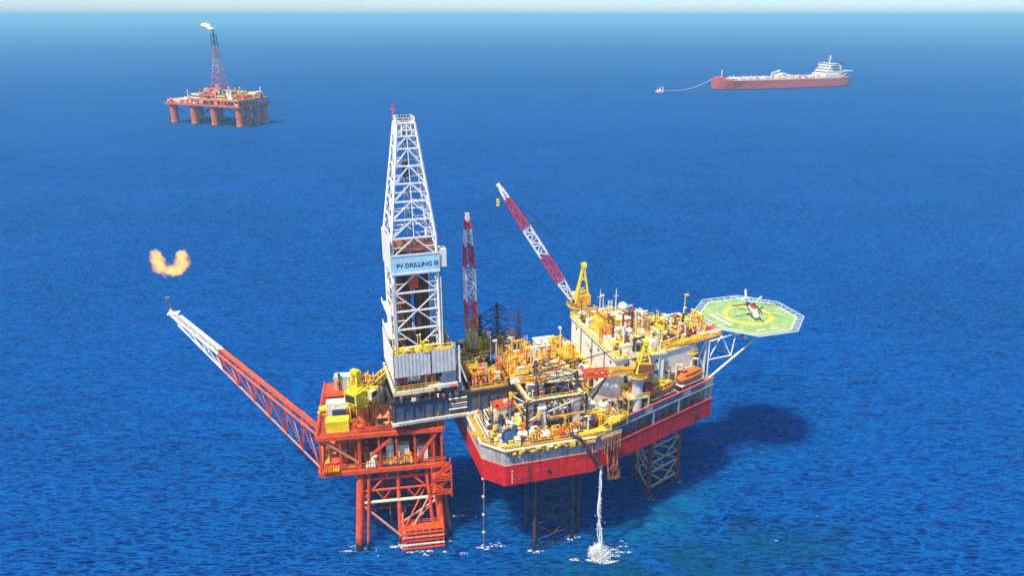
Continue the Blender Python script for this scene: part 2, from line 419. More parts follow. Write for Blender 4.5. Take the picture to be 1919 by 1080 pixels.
def jackhouse(i, P, c, top, mt, mf):
    B = (c[0], c[1], 32)
    t = thing(RIG, 'jacking_house', JACKL[i], 'jacking house', B, group='jacking houses around the legs')
    for x, y in P:
        dx, dy = x-c[0], y-c[1]; L = math.hypot(dx, dy); dx /= L; dy /= L
        for s in (-1, 1):
            cx, cy = x - dy*1.25*s, y + dx*1.25*s
            m = MB(); m.box((cx, cy, 32+3.4), (1.5, 1.5, 6.8)); m.box((cx, cy, 39), (1.8, 1.8, .4)); tw = m.build('gear_tower', mt, t, B)
            for k in range(3):
                g = MB(); g.tube((cx+dx*.6, cy+dy*.6, 33.6+k*2.1), (cx+dx*1.7, cy+dy*1.7, 33.6+k*2.1), .55, n=12)
                o = g.build('gear_motor', DARK if k % 2 else GOLD, tw)
    w = 7.0
    cs = [(c[0]-w, c[1]-5.6), (c[0]+w, c[1]-5.6), (c[0]+w, c[1]+7.4), (c[0]-w, c[1]+7.4)]
    for x, y in cs: ubar('corner_post', t, (x, y, 32), (x, y, top), .5, DARK, B)
    for k in range(4):
        p, q = cs[k], cs[(k+1) % 4]
        ubar('top_beam', t, (*p, top), (*q, top), .35, DARK if i == 0 else mf, B)
        ubar('mid_beam', t, (*p, 36.2), (*q, 36.2), .35, mf, B)
        ubar('frame_brace', t, (*p, 36.2), (*q, top), .22, WHITE, B)
        m = MB(); m.rail([(*p, top+.2), (*q, top+.2)]); m.build('railing', YELLOW, t, B)
        # walkway around the top
        d = Vector((q[0]-p[0], q[1]-p[1])).normalized(); nrm = Vector((d.y, -d.x))
        m = MB(); m.box(((p[0]+q[0])/2 - nrm.x*.8, (p[1]+q[1])/2 - nrm.y*.8, top+.16), (math.hypot(q[0]-p[0], q[1]-p[1]), .8, .12), math.atan2(d.y, d.x)); m.build('walkway', CREAM if i == 0 else mf, t, B)
    return t
jackhouse(0, PA, (16.1, 7.6), 40.5, WHITE, GOLD)
jackhouse(1, PB, (51.5, 20.2), 40, CREAM, YELLOW)
jc = jackhouse(2, PC, (12.8, 36), 38, GREY, GOLD)
m = MB(); B = (12.8, 36, 32)
m.lathe([(5.2,37.6),(7.4,37.6),(7.4,38.1),(5.2,38.1)], (12.8, 36.4, 0), 20); m.build('ring_platform', GOLD, jc, B)
m = MB(); m.rail([(12.8+7.3*math.cos(R(18*i)), 36.4+7.3*math.sin(R(18*i)), 38.1) for i in range(21)]); m.build('ring_railing', LEMON, jc, B)

# ------------------------------------------------------------------ cantilever
B = (4, 22, 32)
ct = thing(RIG, 'cantilever', 'dark slate cantilever beam with white lower flange reaching from the hull towards the orange platform', 'cantilever', B)
for b in (15.6, 28.4):
    g = MB(); g.b2(-18.5, 27, b-.25, b+.25, 33.0, 37.9); gd = g.build('girder', paint('girder_paint', (.065, .085, .13), .5, .25, .5), ct, B)
    f = MB(); f.b2(-18.6, 27, b-.85, b+.85, 32.35, 33.0); f.build('lower_flange', WHITE, ct, B)
    f = MB(); f.b2(-18.6, 27, b-.7, b+.7, 37.9, 38.4); f.build('upper_flange', DARK, ct, B)
    for i in range(20):
        a = -18 + i*2.2
        ubar('web_stiffener', ct, (a, b-.4, 33), (a, b-.4, 37.9), .25, NAVY if i % 3 else BROWN, B)
for a in (-18.3, -12, -6, 0, 6, 12, 18, 24):
    ubar('cross_beam', ct, (a, 15.9, 37.3), (a, 28.1, 37.3), .7, DARK, B)
    ubar('cross_beam', ct, (a, 15.9, 33.6), (a, 28.1, 33.6), .5, DARK, B)
m = MB(); m.b2(0, 27, 15, 29, 38.41, 38.6); m.build('pipe_deck', DECK, ct, B)
for k in range(5):
    m = MB(); m.tube((-5.4, 14.9, 34.6+k*.66), (-1.2, 14.9, 34.6+k*.66), .2, n=8); m.build('service_pipe', (WHITE, MGREY, GREY, BROWN, WHITE)[k], ct, B)
m = MB(); m.rail([(0.1,15,38.6),(27,15,38.6)]); m.rail([(27,15,38.6),(27,29,38.6),(0.1,29,38.6)]); m.build('railing', YELLOW, ct, B)
m = MB()
for k in range(22): m.box((-17+k*.72, 14.7, 33.1), (.45, .3, .35))
m.build('skid_lugs', CREAM, ct, B)

# ------------------------------------------------------------------ drill floor
B = (-10.5, 23, 38.4)
df = thing(RIG, 'drill_floor', 'grey walled drill floor house under the white derrick', 'drill floor', B)
m = MB(); m.b2(-17.4, -3.4, 15.3, 31, 40.2, 40.7); m.build('floor_plate', DARK, df, B)
m = MB(); m.b2(-17.7, -7.2, 14.75, 15.28, 40.0, 41.0); m.build('front_fascia', CREAM, df, B)
m = MB(); m.b2(-17.95, -17.42, 14.75, 31, 40.0, 41.0); m.build('side_fascia', CREAM, df, B)
for a in (-17, -10.5, -4):
    for b in (16, 23, 30):
        ubar('skid_leg', df, (a, b, 38.4), (a, b, 40.2), .9, DARK, B)
for k in range(6):
    ubar('skid_brace', df, (-17+k*2.4, 15.9, 38.5), (-15.9+k*2.4, 15.9, 40.1), .3, STEEL, B)
for a in (-17.2, -10.4, -3.7):
    for b in (15.6, 30.8):
        ubar('wall_post', df, (a, b, 40.7), (a, b, 50.0), .35, MGREY, B)
# corrugated grey panels of the front wall, two leaves with a dark gap
def corrugated(mb, p, q, z0, z1, pitch=.8, dep=.07):
    p = Vector((*p, 0)); q = Vector((*q, 0)); d = (q-p); L = d.length; d.normalize(); n = Vector((d.y, -d.x, 0))
    k = max(2, int(L/pitch)); pts = []
    for i in range(k):
        s0 = L*i/k; w = L/k
        for s, o in ((0, 0), (.45, 0), (.5, dep), (.95, dep)):
            pts.append(p + d*(s0+w*s) + n*o)
    pts.append(q)
    vs_ = [(v.x, v.y, z0) for v in pts] + [(v.x, v.y, z1) for v in pts]
    back = [v - n*.12 for v in (pts[0], pts[-1])]
    N = len(pts)
    mb.add(vs_, [(i, i+1, N+i+1, N+i) for i in range(N-1)])
    mb.add([(back[0].x, back[0].y, z0), (back[1].x, back[1].y, z0), (back[1].x, back[1].y, z1), (back[0].x, back[0].y, z1)], [(3,2,1,0)])
    mb.add([(p.x,p.y,z1),(q.x,q.y,z1),(back[1].x,back[1].y,z1),(back[0].x,back[0].y,z1)], [(0,1,2,3)])
for a0, a1 in ((-17.3, -9.2), (-8.9, -3.5)):
    w = MB(); corrugated(w, (a0, 15.3), (a1, 15.3), 44.2, 49.7); w.build('wall_panel', GREY, df, B)
w = MB(); corrugated(w, (-17.5, 31), (-17.5, 15.4), 42.6, 50.6); w.build('side_wall', WHITE, df, B)
w = MB(); corrugated(w, (-3.4, 15.4), (-3.4, 31), 43.5, 49.7); w.build('side_wall', GREY, df, B)
w = MB(); corrugated(w, (-3.5, 31), (-17.3, 31), 41, 49.7); w.build('back_wall', GREY, df, B)
m = MB(); m.b2(-6.8, -3.6, 15.0, 15.25, 41.6, 44.0); m.build('blue_screen', SLATE, df, B)
m = MB(); m.b2(-7.4, -3.3, 14.3, 15.3, 40.7, 41.5); m.build('grey_locker', GREY, df, B)
for a0, a1 in ((-17.3, -9.2), (-8.9, -3.5)):
    m = MB(); m.rail([(a0, 15.5, 49.75), (a1, 15.5, 49.75)], 1.3, .14); m.build('wall_top_railing', LEMON, df, B)
m = MB(); m.rail([(-17.6,15,41),(-7.4,15,41)]); m.build('floor_railing', YELLOW, df, B)
m = MB(); m.b2(-17, -3.8, 16, 17.6, 49.3, 49.5); m.build('upper_gallery', GOLD, df, B)
# stair up the right hand end
m = MB()
for k in range(14): m.box((-2.4, 16+k*.45, 38.6+k*.42), (1.2, .4, .1))
m.bar((-3.0,16,38.5),(-3.0,22.3,44.4),.18); m.bar((-1.8,16,38.5),(-1.8,22.3,44.4),.18)
m.rail([(-1.8,16,38.6),(-1.8,22.3,44.4)]); m.build('stair', WHITE, df, B)
ubar('corner_frame', df, (-2.6, 15.4, 41), (-2.6, 15.4, 50.2), .35, WHITE, B)
ubar('corner_frame', df, (-2.6, 15.4, 46), (-1.0, 15.4, 41), .3, WHITE, B)

# machinery standing on the drill floor
def floor_thing(name, label, cat, a, b, z=40.7, rz=0): return thing(RIG, name, label, cat, (a, b, z), rz)
t = floor_thing('drawworks', 'red and white drawworks winch in the opening under the grey walls', 'winch', -12.8, 18.2)
m = MB(); m.b2(-2.6,2.6,-1.2,1.2,0,.5); m.build('base_frame', STEEL, t)
m = MB(); m.lathe([(1.05,-1.5),(1.05,-1.3),(.7,-1.3),(.7,1.3),(1.05,1.3),(1.05,1.5)], (0,0,1.5), 16, 'x'); m.build('drum', WHITE, t)
for s in (-1, 1):
    m = MB(); m.box((s*2.0,0,1.4),(.7,1.9,2.2)); m.build('gear_case', ORED, t)
    m = MB(); m.tube((s*2.4,-.2,1.4),(s*3.5,-.2,1.4),.55); m.build('motor', PINK, t)
t = floor_thing('iron_roughneck', 'small orange pipe handling machine on the drill floor beside the winch', 'machine', -8.6, 17.4)
m = MB(); m.box((0,0,.3),(1.4,1.4,.6)); m.build('pedestal', ORANGE, t)
m = MB(); m.box((0,0,1.5),(.7,.9,2.0)); m.build('column', YELLOW, t)
m = MB(); m.bar((0,0,1.8),(-1.3,-.6,1.5),.35); m.bar((-1.3,-.6,1.5),(-1.3,-.6,1.0),.5); m.build('arm', ORED, t)
t = floor_thing('driller_cabin', 'blue glazed driller cabin at the right end of the drill floor', 'cabin', -5.6, 18.6)
m = MB(); m.b2(-1.6,1.6,-1.2,1.2,0,2.6); m.build('body', BLUE, t)
for s in (-1, 0, 1):
    m = MB(); m.b2(s*1.0-.42, s*1.0+.42, -1.26, -1.2, 1.0, 2.1); m.build('window', GLASS, t)
m = MB(); m.b2(-1.8,1.8,-1.4,1.4,2.6,2.8); m.build('roof', WHITE, t)

# ------------------------------------------------------------------ derrick
DC = (-11.1, 24.0); DB = (DC[0], DC[1], 40.7)
dk = thing(RIG, 'derrick', 'tall white lattice drilling derrick with a pale blue name board', 'derrick', DB)
HA, HB = 4.75, 5.6
def dsec(z):
    if z <= 75.3: k = 1.0; e = .25*(75.3-z)/34
    else: k = 1 - (z-75.3)/(98.8-75.3)*.60; e = 0
    return [(DC[0]+sx*(HA*k+e), DC[1]+sy*(HB*k+e), z) for sx, sy in ((-1,-1),(1,-1),(1,1),(-1,1))]
zl = [40.7, 45.4, 50.0, 54.4, 58.7, 63.0, 67.2, 71.3, 75.3] + [75.3 + 3.95*k*(1-.012*k) for k in range(1, 6)] + [96.4, 98.8]
for i, (z0, z1) in enumerate(zip(zl, zl[1:])):
    s0, s1 = dsec(z0), dsec(z1); bay = sub('lattice_bay', dk)
    for k in range(4):
        ubar('corner_leg', bay, s0[k], s1[k], .46 if z0 < 74 else .40, DWHITE, DB)
        j = (k+1) % 4
        ubar('girt', bay, s1[k], s1[j], .32, DWHITE, DB)
        mt = (Vector(s1[k])+Vector(s1[j]))/2; mb_ = (Vector(s0[k])+Vector(s0[j]))/2
        if i % 2 or z0 > 74:
            ubar('brace', bay, s0[k], mt, .24, DWHITE, DB); ubar('brace', bay, s0[j], mt, .24, DWHITE, DB)
            e0 = (Vector(s0[k])+mt)/2; e1 = (Vector(s0[j])+mt)/2
        else:
            ubar('brace', bay, s1[k], mb_, .24, DWHITE, DB); ubar('brace', bay, s1[j], mb_, .24, DWHITE, DB)
            e0 = (Vector(s1[k])+mb_)/2; e1 = (Vector(s1[j])+mb_)/2
        ubar('sub_girt', bay, (Vector(s0[k])+Vector(s1[k]))/2, e0, .17, DWHITE, DB); ubar('sub_girt', bay, (Vector(s0[j])+Vector(s1[j]))/2, e1, .17, DWHITE, DB)
        if z0 > 74:
            q0 = Vector(s0[k]).lerp(Vector(mt), .5); 
            ubar('strut', bay, mb_, mt, .16, DWHITE, DB)
# crown
m = MB(); c = dsec(98.8); m.b2(c[0][0]-.2, c[1][0]+.2, c[0][1]-.2, c[2][1]+.2, 98.8, 99.1); cr = m.build('crown_platform', WHITE, dk, DB)
m = MB(); m.rail([(c[0][0],c[0][1],99.1),(c[1][0],c[1][1],99.1),(c[2][0],c[2][1],99.1),(c[3][0],c[3][1],99.1),(c[0][0],c[0][1],99.1)], 1.0, .14, 1.2); m.build('crown_railing', WHITE, cr)
m = MB()
for k in range(4): m.lathe([(.9,-.12),(.9,.12)], (DC[0]-.9+k*.6, DC[1], 99.6), 14, 'x')
m.build('crown_sheave', NAVY, dk, DB)
ubar('beacon_mast', dk, (c[3][0], c[3][1], 99.1), (c[3][0], c[3][1], 102.4), .28, PINK, DB)
ubar('beacon_mast', dk, (c[3][0]-.5, c[3][1], 101.4), (c[3][0]+.5, c[3][1], 101.4), .25, PINK, DB)
for f_ in range(4):      # open crown frame
    p_, q_ = Vector(dsec(96.4)[f_]), Vector(dsec(96.4)[(f_+1) % 4]); u_, v_ = Vector(c[f_]), Vector(c[(f_+1) % 4])
    for g_ in (.25, .5, .75): ubar('crown_slat', dk, p_.lerp(q_, g_), u_.lerp(v_, g_), .22, DWHITE, DB)
    ubar('crown_slat', dk, p_.lerp(u_, .5), q_.lerp(v_, .5), .25, DWHITE, DB)
# name board and wind wall round the monkey board
zb0, zb1 = 67.7, 71.7
s = dsec(68)
x0, x1, y0, y1 = s[0][0]-.45, s[1][0]+.45, s[0][1]-.55, s[2][1]+.45
board = MB().b2(x0, x1, y0-.12, y0, zb0, zb1).build('name_board', PALEBLUE, dk, DB)
m = MB(); corrugated(m, (x0-.05, y1), (x0-.05, y0), zb0-.3, zb1+3.4, .7, .1); m.build('wind_wall', WHITE, dk, DB)
m = MB(); m.b2(x0, x1, y0-.22, y0-.121, zb1-.1, zb1+.3); m.b2(x0, x1, y0-.22, y0-.121, zb0-.25, zb0+.12); m.build('board_trim', WHITE, dk, DB)
m = MB(); m.b2(x1+.2, x1+1.6, y0+.2, y0+3, zb0+.6, zb1+.6); m.build('side_basket', WHITE, dk, DB)
fc = bpy.data.curves.new('board_lettering', 'FONT'); fc.body = 'PV DRILLING III'; fc.size = 1.35; fc.extrude = .03; fc.align_x = 'CENTER'; fc.offset = .018
fo = bpy.data.objects.new('board_lettering', fc); COL.objects.link(fo)
dg = bpy.context.evaluated_depsgraph_get()
lm = bpy.data.meshes.new_from_object(fo.evaluated_get(dg)); bpy.data.objects.remove(fo)
lm.materials.clear(); lm.materials.append(paint('lettering_paint', (.05, .04, .16), .5, .1, .05))
lo = bpy.data.objects.new('board_lettering', lm); COL.objects.link(lo); lo.parent = board
lo.location = (DC[0]+.35, y0-.16, zb0+1.35); lo.rotation_euler = (R(90), 0, 0)
m = MB(); m.b2(x0+.3, x1-.3, y0+1, y1-.6, 72.2, 72.35); m.build('monkey_board', BROWN, dk, DB)
# racked drill pipe standing inside
pt = thing(RIG, 'drill_pipe_stand', 'dark brown drill pipe racked upright inside the lower derrick', 'pipe rack', (DC[0], DC[1]+1.2, 40.7))
for side in (-1, 1):
    for i in range(7):
        for j in range(7):
            x = side*(.75+i*.42); y = -2.6+j*.62
            ubar('drill_pipe', pt, (x, y, 0), (x+side*.05, y, 29.0+.3*((i*3+j) % 3)), .27, BROWN if (i+j) % 3 else DARK, rnd=True)
# travelling block and top drive
tb = thing(RIG, 'travelling_block', 'dark blue travelling block hanging on wires high in the derrick', 'block', (DC[0], DC[1], 85.2))
m = MB(); m.box((0,0,3.4),(1.8,1.0,2.2)); m.build('sheave_case', NAVY, tb)
m = MB(); m.lathe([(.9,-.7),(.9,.7)], (0,0,4.4), 16, 'y'); m.build('sheave', DARK, tb)
m = MB(); m.lathe([(.3,0),(.8,.5),(.8,1.7),(.45,2.3)], (0,0,0), 12); m.build('hook', SLATE, tb)
for s_ in (-.5, -.2, .2, .5):
    ubar('wire', tb, (s_, 0, 5.0), (s_, 0, 13.6), .12, DARK)
td = thing(RIG, 'top_drive', 'orange top drive unit hanging behind the name board', 'top drive', (DC[0]-.2, DC[1]-2.6, 61.8))
m = MB(); m.box((0,0,2.6),(2.0,1.6,2.6)); m.build('motor_housing', ORED, td)
m = MB(); m.tube((0,0,0),(0,0,1.4),.4); m.build('quill', STEEL, td)
for s_ in (-1, 1): ubar('link', td, (s_*.7, 0, 3.9), (s_*.3, 2.4, 26.4), .18, STEEL)
m = MB(); m.box((0,-.5,4.4),(1.2,.6,1.0)); m.build('goose_neck', ORANGE, td)
# tall service pipes and hoses up the corner
m = MB()
for k, (dx, dy) in enumerate(((-.4,-.3),(-.8,.6),(.4,-.5))):
    s0 = dsec(45)[0 if k < 2 else 1]
    m.tube((s0[0]+dx, s0[1]+dy, 41), (s0[0]+dx, s0[1]+dy, 66), .14, n=6)
m.build('standpipe', CREAM, dk, DB)
for z in (52, 57.5):
    m = MB(); s0 = dsec(z); m.b2(s0[0][0]-1.6, s0[0][0]-.2, s0[0][1]+1, s0[3][1]-1, z, z+.15); m.rail([(s0[0][0]-1.6,s0[0][1]+1,z+.1),(s0[0][0]-1.6,s0[3][1]-1,z+.1)]); m.build('side_landing', WHITE, dk, DB)

# ------------------------------------------------------------------ cranes
def boom_section(p, q, w0, w1, mat, parent, n):
    """one painted length of lattice boom: four chords and zigzag lacing"""
    p = Vector(p); q = Vector(q); d = (q-p).normalized()
    u = Vector((0,0,1)) if abs(d.z) < .97 else Vector((1,0,0))
    x = d.cross(u).normalized(); y = x.cross(d); m = MB()
    def c(f, i):
        w = w0+(w1-w0)*f; sx, sy = ((-1,-1),(1,-1),(1,1),(-1,1))[i % 4]
        return p.lerp(q, f) + x*(sx*w/2) + y*(sy*w/2)
    for i in range(4): m.bar(c(0,i), c(1,i), .36)
    for k in range(n):
        f0, f1 = k/n, (k+1)/n
        for i in range(4):
            a, b = (i, i+1) if (k+i) % 2 else (i+1, i)
            m.bar(c(f0, a), c(f1, b), .21)
            m.bar(c(f1, i), c(f1, i+1), .15)
    return m.build('boom_section', mat, parent)
def crane(label, at, z_ped, slew, elev, length, cols, ped_mat, house_mat, gantry_mat, gh, hook=6, group='pedestal cranes on the jack-up deck', w=1.7, frame=None, ped_r=1.5, house=1.0):
    fr = frame or RIG
    t = thing(fr, 'pedestal_crane', label, 'crane', at, group=group)
    H = z_ped - at[2]
    m = MB(); m.lathe([(ped_r,0),(ped_r,H*.72),(ped_r*1.35,H*.9),(ped_r*1.35,H)], n=20); m.build('pedestal', ped_mat, t, smooth=False)
    m = MB(); m.lathe([(ped_r*1.5,H),(ped_r*1.5,H+.5)], n=24); m.build('slew_ring', DARK, t)
    m = MB(); pts = [(ped_r*2*math.cos(R(30*i)), ped_r*2*math.sin(R(30*i)), H+.2) for i in range(13)]
    m.lathe([(ped_r*1.35,H-.05),(ped_r*2,H-.05),(ped_r*2,H+.15),(ped_r*1.35,H+.15)], n=16); m.rail(pts); m.build('slew_platform', YELLOW, t)
    # everything above turns with the slew angle
    sl = R(slew) - fr.t
    def L(x, y, z): return (x*math.cos(sl)-y*math.sin(sl), x*math.sin(sl)+y*math.cos(sl), H+.5+z)
    hs = house
    m = MB(); m.box(L(-1.4*hs,0,1.3*hs), (3.6*hs,3.2*hs,2.6*hs), sl); hb = m.build('machinery_house', house_mat, t)
    m = MB(); m.box(L(-3.25*hs,0,1.3*hs), (.14,2.4*hs,1.6*hs), sl); m.build('louvre', DARK, hb)
    m = MB(); m.box(L(.9*hs,-2.2*hs,1.2), (1.8,1.5,2.2), sl); cb = m.build('cab', CREAM, t)
    m = MB(); m.box(L(1.84*hs,-2.2*hs,1.5), (.1,1.25,1.2), sl); m.box(L(.9*hs,-2.98*hs,1.5), (1.4,.1,1.1), sl); m.build('cab_window', GLASS, cb)
    foot = L(1.3, 0, .9); e = R(elev)
    tip = L(1.3+length*math.cos(e), 0, .9+length*math.sin(e))
    fv, tv = Vector(foot), Vector(tip)
    # gantry (A-frame)
    top = L(-1.3, 0, gh)
    for s in (-1, 1):
        ubar('gantry_leg', t, L(.8, s*1.3, .3), L(-1.2, s*.45, gh), .42, gantry_mat)
        ubar('gantry_leg', t, L(-3.0, s*1.3, .3), L(-1.4, s*.45, gh), .36, gantry_mat)
        for f in (.35, .65):
            ubar('gantry_rung', t, Vector(L(.8,s*1.3,.3)).lerp(Vector(L(-1.2,s*.45,gh)), f), Vector(L(-3,s*1.3,.3)).lerp(Vector(L(-1.4,s*.45,gh)), f), .25, gantry_mat)
    ubar('gantry_rung', t, L(.1,-1,gh*.35), L(.1,1,gh*.35), .25, gantry_mat)
    m = MB(); m.box(L(-1.3,0,gh+.2), (1.3,1.9,1.0), sl); m.build('gantry_head', gantry_mat, t)
    # boom
    f = 0
    for k, (frac, mat) in enumerate(cols):
        w0 = w*(min(1, .45+f*6) if f < .12 else (1 if f < .7 else 1-.6*(f-.7)/.3)); f1 = f+frac
        w1 = w*(1 if f1 < .7 else 1-.6*(f1-.7)/.3)
        boom_section(fv.lerp(tv, f), fv.lerp(tv, f1), w0, w1, mat, t, max(2, round(frac*length/1.9)))
        f = f1
    hd = MB(); d = (tv-fv).normalized(); hd.bar(tv-d*.6, tv+d*1.6, 1.1, .9); hd.build('boom_head', WHITE, t)
    m = MB(); m.lathe([(.6,-.15),(.6,.15)], tuple(tv+d*1.2), 12, 'y'); m.build('tip_sheave', DARK, t)
    for s in (-.35, .35):
        ubar('pendant_wire', t, L(-1.3, s, gh+.5), tv+Vector((0,0,.6)), .10, DARK)
    hp = tv+d*1.5
    if hook:
        ubar('hoist_wire', t, hp, hp-Vector((0,0,hook)), .10, DARK)
        m = MB(); m.box(tuple(hp-Vector((0,0,hook+.4))), (.7,.5,1.2)); m.lathe([(.25,-.5),(.45,-.2),(.2,.1)], tuple(hp-Vector((0,0,hook+1.3))), 8); m.build('hook_block', LEMON, t)
    return t
W_, R_ = DWHITE, paint('crane_red_paint', (.66, .03, .045), .42, .2, .2)
crane('red and white lattice boom crane standing nearly upright behind the grey walled drill floor', (5.6, 34.5, 32), 39.5, 258, 86.5, 34,
      ((.14,CREAM),(.13,ORANGE),(.12,R_),(.25,W_),(.17,R_),(.12,W_),(.07,R_)), NAVY, LEMON, YELLOW, 6.5, 0, w=2.3, ped_r=1.5, house=1.3)
crane('crane with yellow gantry and long red and white boom leaning left over the white block', (35.5, 38.2, 32), 47, 184, 58.0, 36,
      ((.18,W_),(.24,R_),(.24,W_),(.26,R_),(.08,W_)), CREAM, GOLD, LEMON, 10.5, 4, w=2.1)
crane('yellow gantry crane beside the white block with its boom laid down over the deck', (37.5, 5.6, 32), 41.5, 186, -3, 27,
      ((.22,GOLD),(.22,ORED),(.30,CREAM),(.26,GOLD)), GREY, BROWN, LEMON, 7.5, 3, w=1.5, ped_r=1.3)

# ------------------------------------------------------------------ accommodation block
B = (39, 22, 32)
ab = thing(RIG, 'accommodation_block', 'tall white accommodation block with bare walls behind the main deck', 'building', B)
X0, X1, Y0, Y1, Z1 = 33, 45.6, 8.4, 35.6, 44.6
m = MB(); m.b2(X0, X1, Y0, Y1, 32.003, Z1); m.build('walls', paint('block_white_paint', (.90, .84, .70), .45, .05, .20, rust=(.50,.36,.20)), ab, B)
m = MB(); m.b2(X0-.5, X1+.5, Y0-.5, Y1+.5, Z1, Z1+.3); m.build('roof_slab', CREAM, ab, B)
m = MB(); m.rail([(X0-.4,Y0-.4,Z1+.3),(X1+.4,Y0-.4,Z1+.3),(X1+.4,Y1+.4,Z1+.3),(X0-.4,Y1+.4,Z1+.3),(X0-.4,Y0-.4,Z1+.3)], 1.2, .12); m.build('roof_railing', LEMON, ab, B)
for y in (14.5, 22, 29):
    m = MB(); m.tube((X0-.18, y, 33), (X0-.18, y, Z1+.8), .16, n=8); m.build('vent_pipe', MGREY, ab, B)
for z in (35.2, 38.4, 41.6):
    m = MB(); m.b2(X0-.10, X0-.003, Y0, Y1, z, z+.14); m.build('wall_seam', GREY, ab, B)
for k, (y, z) in enumerate([(y, z) for z in (36.4, 42.6) for y in (11, 18.2, 32.4)]):
    fr_ = MB(); fr_.b2(X0-.09, X0-.004, y-.55, y+.55, z-.1, z+.8); w = fr_.build('window', GREY, ab, B)
    g = MB(); g.b2(X0-.12, X0-.091, y-.4, y+.4, z+.05, z+.65); g.build('pane', GLASS, w)
for k, (x, z) in enumerate([(x, z) for z in (36.4, 39.6, 42.6) for x in (35.6, 40.4, 43.6)]):
    fr_ = MB(); fr_.b2(x-.55, x+.55, Y0-.09, Y0-.004, z-.1, z+.8); w = fr_.build('window', GREY, ab, B)
    g = MB(); g.b2(x-.4, x+.4, Y0-.12, Y0-.091, z+.05, z+.65); g.build('pane', GLASS, w)
for k in range(14):      # pipes, cable trays, lamps and boxes on the walls
    y = 10+k*1.75
    m = MB(); m.b2(X0-.32, X0-.004, y, y+.5, 33.4+(k*37 % 9), 34.3+(k*37 % 9)); m.build('wall_box', (GREY, CREAM, YELLOW, DARK)[k % 4], ab, B)
for k, (x, z) in enumerate(((34.6,33),(36.2,34),(38,33.4),(39.4,35),(41.4,33),(43,34.6),(44.6,33.6),(35.4,38.4),(42.2,38.2),(38.8,41.4))):
    m = MB(); m.b2(x, x+.7, Y0-.4, Y0-.004, z, z+1.1); m.build('wall_box', (CREAM, YELLOW, DARK, GOLD, WHITE)[k % 5], ab, B)
for x in (37.2, 41.0, 44.2):
    m = MB(); m.tube((x, Y0-.25, 32.2), (x, Y0-.25, Z1), .14, n=8); m.build('drain_pipe', (YELLOW, DARK, CREAM)[int(x) % 3], ab, B)
m = MB(); m.b2(34, 45.4, Y0-1.2, Y0-.005, 37.6, 37.75); m.rail([(34, Y0-1.2, 37.75), (45.4, Y0-1.2, 37.75)]); m.build('side_gallery', YELLOW, ab, B)
# white stair housing stepping down in front of the wall
m = MB(); m.add([(27.6,8.6,32),(33,8.6,32),(33,11.2,32),(27.6,11.2,32),(31.2,8.6,40.4),(33,8.6,40.4),(33,11.2,40.4),(31.2,11.2,40.4),(27.6,8.6,34.6),(27.6,11.2,34.6)],
     [(0,1,5,4,8),(3,9,7,6,2),(0,8,9,3),(8,4,7,9),(4,5,6,7)]); m.build('stair_housing', WHITE, ab, B)
m = MB(); m.rail([(27.6,8.7,34.6),(31.2,8.7,40.4)], 1.0, .14); m.build('housing_rail', DARK, ab, B)
for z in (36.8, 40.6):
    m = MB(); m.b2(X0-1.3, X0-.003, 12, Y1-3, z, z+.12); m.rail([(X0-1.3,12,z+.1),(X0-1.3,Y1-3,z+.1)]) if z < 40 else None
    if z < 40: m.build('wall_walkway', YELLOW, ab, B)
# outer stair at the far corner
m = MB()
for k in range(3):
    z = 32+k*4.1; y0, y1 = (Y1+.3, Y1+3.2)
    m.bar((X0+.6+(k % 2)*5, Y1+1.2, z), (X0+5.6-(k % 2)*5, Y1+1.2, z+4.1), .9, .25)
m.build('outer_stair', YELLOW, ab, B)

# bow cabin: long white house behind the lifeboats
bc = thing(RIG, 'deck_house', 'long low white deck house above the orange lifeboats', 'deck house', (52, 15.0, 36.6), 14)
m = MB(); m.b2(-5.9, 5.7, -1.2, 1.6, -4.55, -.32); m.build('lower_wall', CREAM, bc)
m = MB(); m.b2(-6.4, 5.6, -1.4, 1.6, 0, 6.0); m.build('walls', WHITE, bc)
m = MB(); m.b2(-6.6, 5.9, -1.7, 1.9, 6.0, 6.3); m.build('roof', CREAM, bc)
m = MB(); m.rail([(-6.4,-1.6,6.3),(5.8,-1.6,6.3)]); m.build('railing', YELLOW, bc)
for x in (-4.2, -1.4, 1.4, 4.2):
    m = MB(); m.tube((x,-1.2,-4.6),(x,-1.2,0),.25); m.build('support_post', CREAM, bc)
m = MB(); m.b2(-5.9,5.9,-1.7,1.9,-.3,-.003); m.build('floor_beam', GREY, bc)
m = MB(); m.b2(-7.6,-6.42,-1.2,.2,.2,4.4); m.build('end_locker', ORED, bc)

# bow upper deck leading to the helideck
bd = thing(RIG, 'bow_platform', 'raised ochre bow platform with yellow handrails leading to the helideck', 'platform', (57, 22, 40))
BB = (57, 22, 40)
m = MB(); m.prism([(46.2,13.6),(58,14.2),(66.6,16.6),(66.6,28),(58,30),(46.2,30)], 43.2, 43.6); m.build('deck_plate', GOLD, bd, BB)
m = MB(); m.rail([(46.4,13.8,43.6),(58,14.4,43.6),(66.4,16.8,43.6)], 1.2, .12); m.build('railing', LEMON, bd, BB)
m = MB(); m.rail([(66.4,27.8,43.6),(58,29.8,43.6),(46.4,29.8,43.6)], 1.2, .12); m.build('railing', LEMON, bd, BB)
for a, b in ((58,15.5),(58,28.5),(61.6,16),(61.6,27.5),(47,29)):
    ubar('post', bd, (a, b, 32), (a, b, 43.2), .45, WHITE, BB)
for p, q in (((58,15.5,34),(61.6,16,43)),((61.6,16,34),(58,15.5,43)),((61.6,16,38),(61.6,27.5,43)),((61.6,27.5,38),(61.6,16,43))):
    ubar('post_brace', bd, p, q, .28, WHITE, BB)

